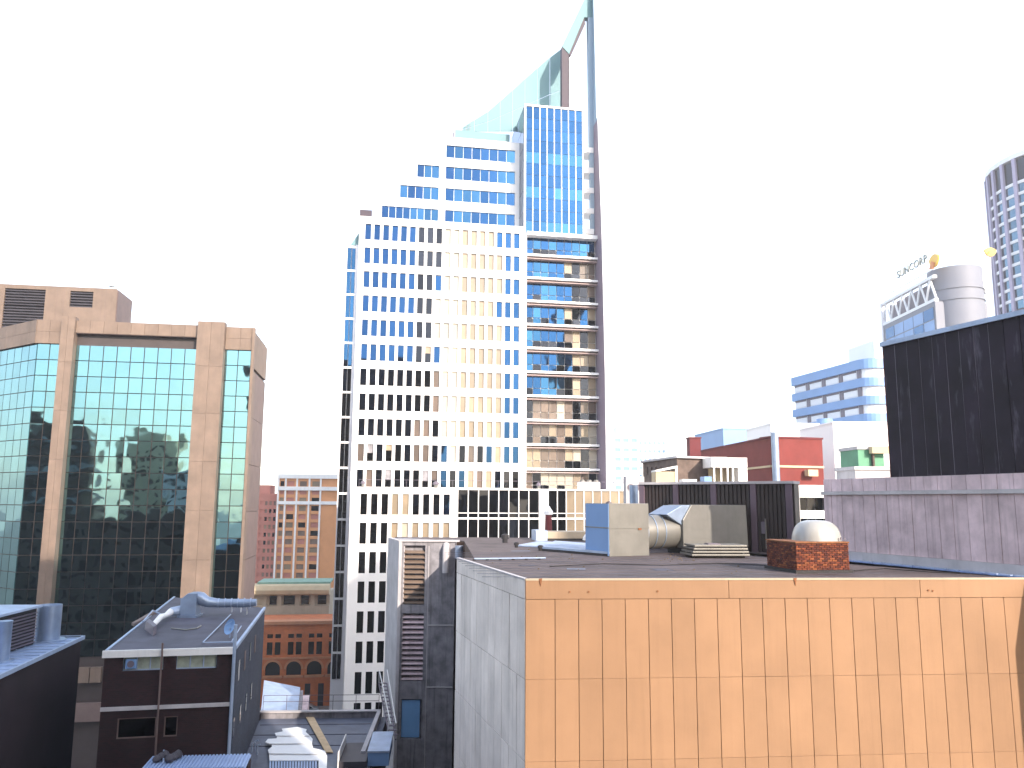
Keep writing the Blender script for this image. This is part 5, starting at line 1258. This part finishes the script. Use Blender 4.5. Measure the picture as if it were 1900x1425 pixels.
t = thing('access_stair', 'steep metal access stair with white handrail against the concrete shaft', 'stair', P(705, 1330, 56)); 
a, b = P(703, 1268, 58), P(724, 1372, 50)
for off in (0, .55):
    MB().tube([a + Vector((off, 0, 0)), b + Vector((off * .6, 0, 0))], .05, 6).build('stringer', M['steel_dark'], t); MB().tube([a + Vector((off, 0, .9)), b + Vector((off * .6, 0, .9))], .035, 6).build('handrail', M['white_paint'], t)
for k in range(14):
    p = a.lerp(b, k / 14); MB().box(Fr((p.x, p.y), 0), 0, .5, p.z, p.z + .04, -.12, .12).build('tread', M['steel_dark'], t)
for k in range(0, 14, 4): p = a.lerp(b, k / 14); MB().tube([p, p + Vector((0, 0, .9))], .03, 5).build('baluster', M['white_paint'], t)
# stripe of sunlight across the roof, put in as a pale slab
t = thing('timber_walkway', 'narrow sunlit timber walkway board slanting across the low grey roof', 'walkway', G(600, 1360, ZC))
pp = [G(567, 1331, ZC - .41), G(582, 1331, ZC - .41), G(618, 1397, ZC - .41), G(604, 1397, ZC - .41)]
MB().hexa(pp, [p + Vector((0, 0, .06)) for p in pp]).build('board', mat('timber', (.62, .46, .28), rough=.8, var=.15, scale=2), t)
t = thing('vent_pipes', 'cluster of small white pipe vents at the left of the low grey roof', 'pipe vents', G(468, 1400, ZC))
for px, py in ((467, 1396), (473, 1392), (477, 1400), (443, 1390)):
    c = G(px, py, ZC - .4); MB().tube([c, c + Vector((0, 0, .5)), c + Vector((.18, 0, .55))], .045, 6).build('pipe', M['zinc'], t)

# ================================================================ BUILDINGS BEHIND THE CAMERA (seen in the glass)
def back(name, label, x0, x1, y0, y1, z, m, rows=True, wm='dark_glass', win=(1.6, 1.5, 3.0, 3.3)):
    f = Fr((x1, y0), 180); W = x1 - x0
    t = thing(name, label, 'building', Vector(((x0 + x1) / 2, (y0 + y1) / 2, 0)))
    MB().prism([(x0, y1), (x1, y1), (x1, y0), (x0, y0)], 0, z).build('wall', M[m], t)
    if rows:
        mb = MB(); ww, wh_, px_, pz = win; x = .8
        while x + ww < W - .4:
            h = 4.0
            while h + wh_ < z - 1: mb.box(f, x, x + ww, h, h + wh_, .0, .05); h += pz
            x += px_
        mb.build('window', M[wm], t, kind='stuff')
    return t, f
back('brown_apartment_block', 'dark brown apartment block mirrored in the lower windows of the white tower', -28, 22, -2.2, -24, 76, 'dark_building')

back('dark_low_block', 'long dark low block across the street reflected in the mirror glass', -95, -38, -4, -20, 31.5, 'dark_building')
t, f = back('balcony_tower', 'dark tower with curved balconies reflected in the mirror glass', -80, -62, -10, -26, 50, 'dark_building')
for k in range(9):
    z = 33 + k * 2.1; r_ = 10.5 - k * .45
    MB().tube([Vector((-69, -15, z)), Vector((-69, -15, z + .9))], r_, 24).build('balcony', M['concrete' if k % 3 == 0 else 'dark_building'], t)
back('teal_glass_block', 'teal glass block reflected at the left of the mirror glass', -100, -82, -12, -30, 50, 'pale_blue')
back('cream_stepped_block', 'cream building with many windows reflected in the mirror glass', -62, -50, -62, -75, 52, 'cream')
back('cream_lower_block', 'pale lower building reflected right of the cream one', -50, -38, -55, -70, 43, 'pale_wall')

back('tall_slab_block', 'tall pale slab block whose shadow falls across the low white office block', 90, 96, -60, -68, 118, 'cream_stone')  # out of view; sized and placed for its shadow on the podium

# ================================================================ HAZE
mb = MB().box(Fr((0, 0), 0), -1600, 1600, -1, 185, -1600, 1600)
hm_ = bpy.data.materials.new('haze'); hm_.use_nodes = True; hn = hm_.node_tree; hn.nodes.remove(hn.nodes['Principled BSDF'])
pv = hn.nodes.new('ShaderNodeVolumePrincipled'); pv.inputs['Color'].default_value = (.95, .96, 1, 1); pv.inputs['Density'].default_value = .0004; pv.inputs['Anisotropy'].default_value = 0
hn.links.new(pv.outputs[0], hn.nodes['Material Output'].inputs['Volume'])
mb.build('haze', hm_, kind='stuff')
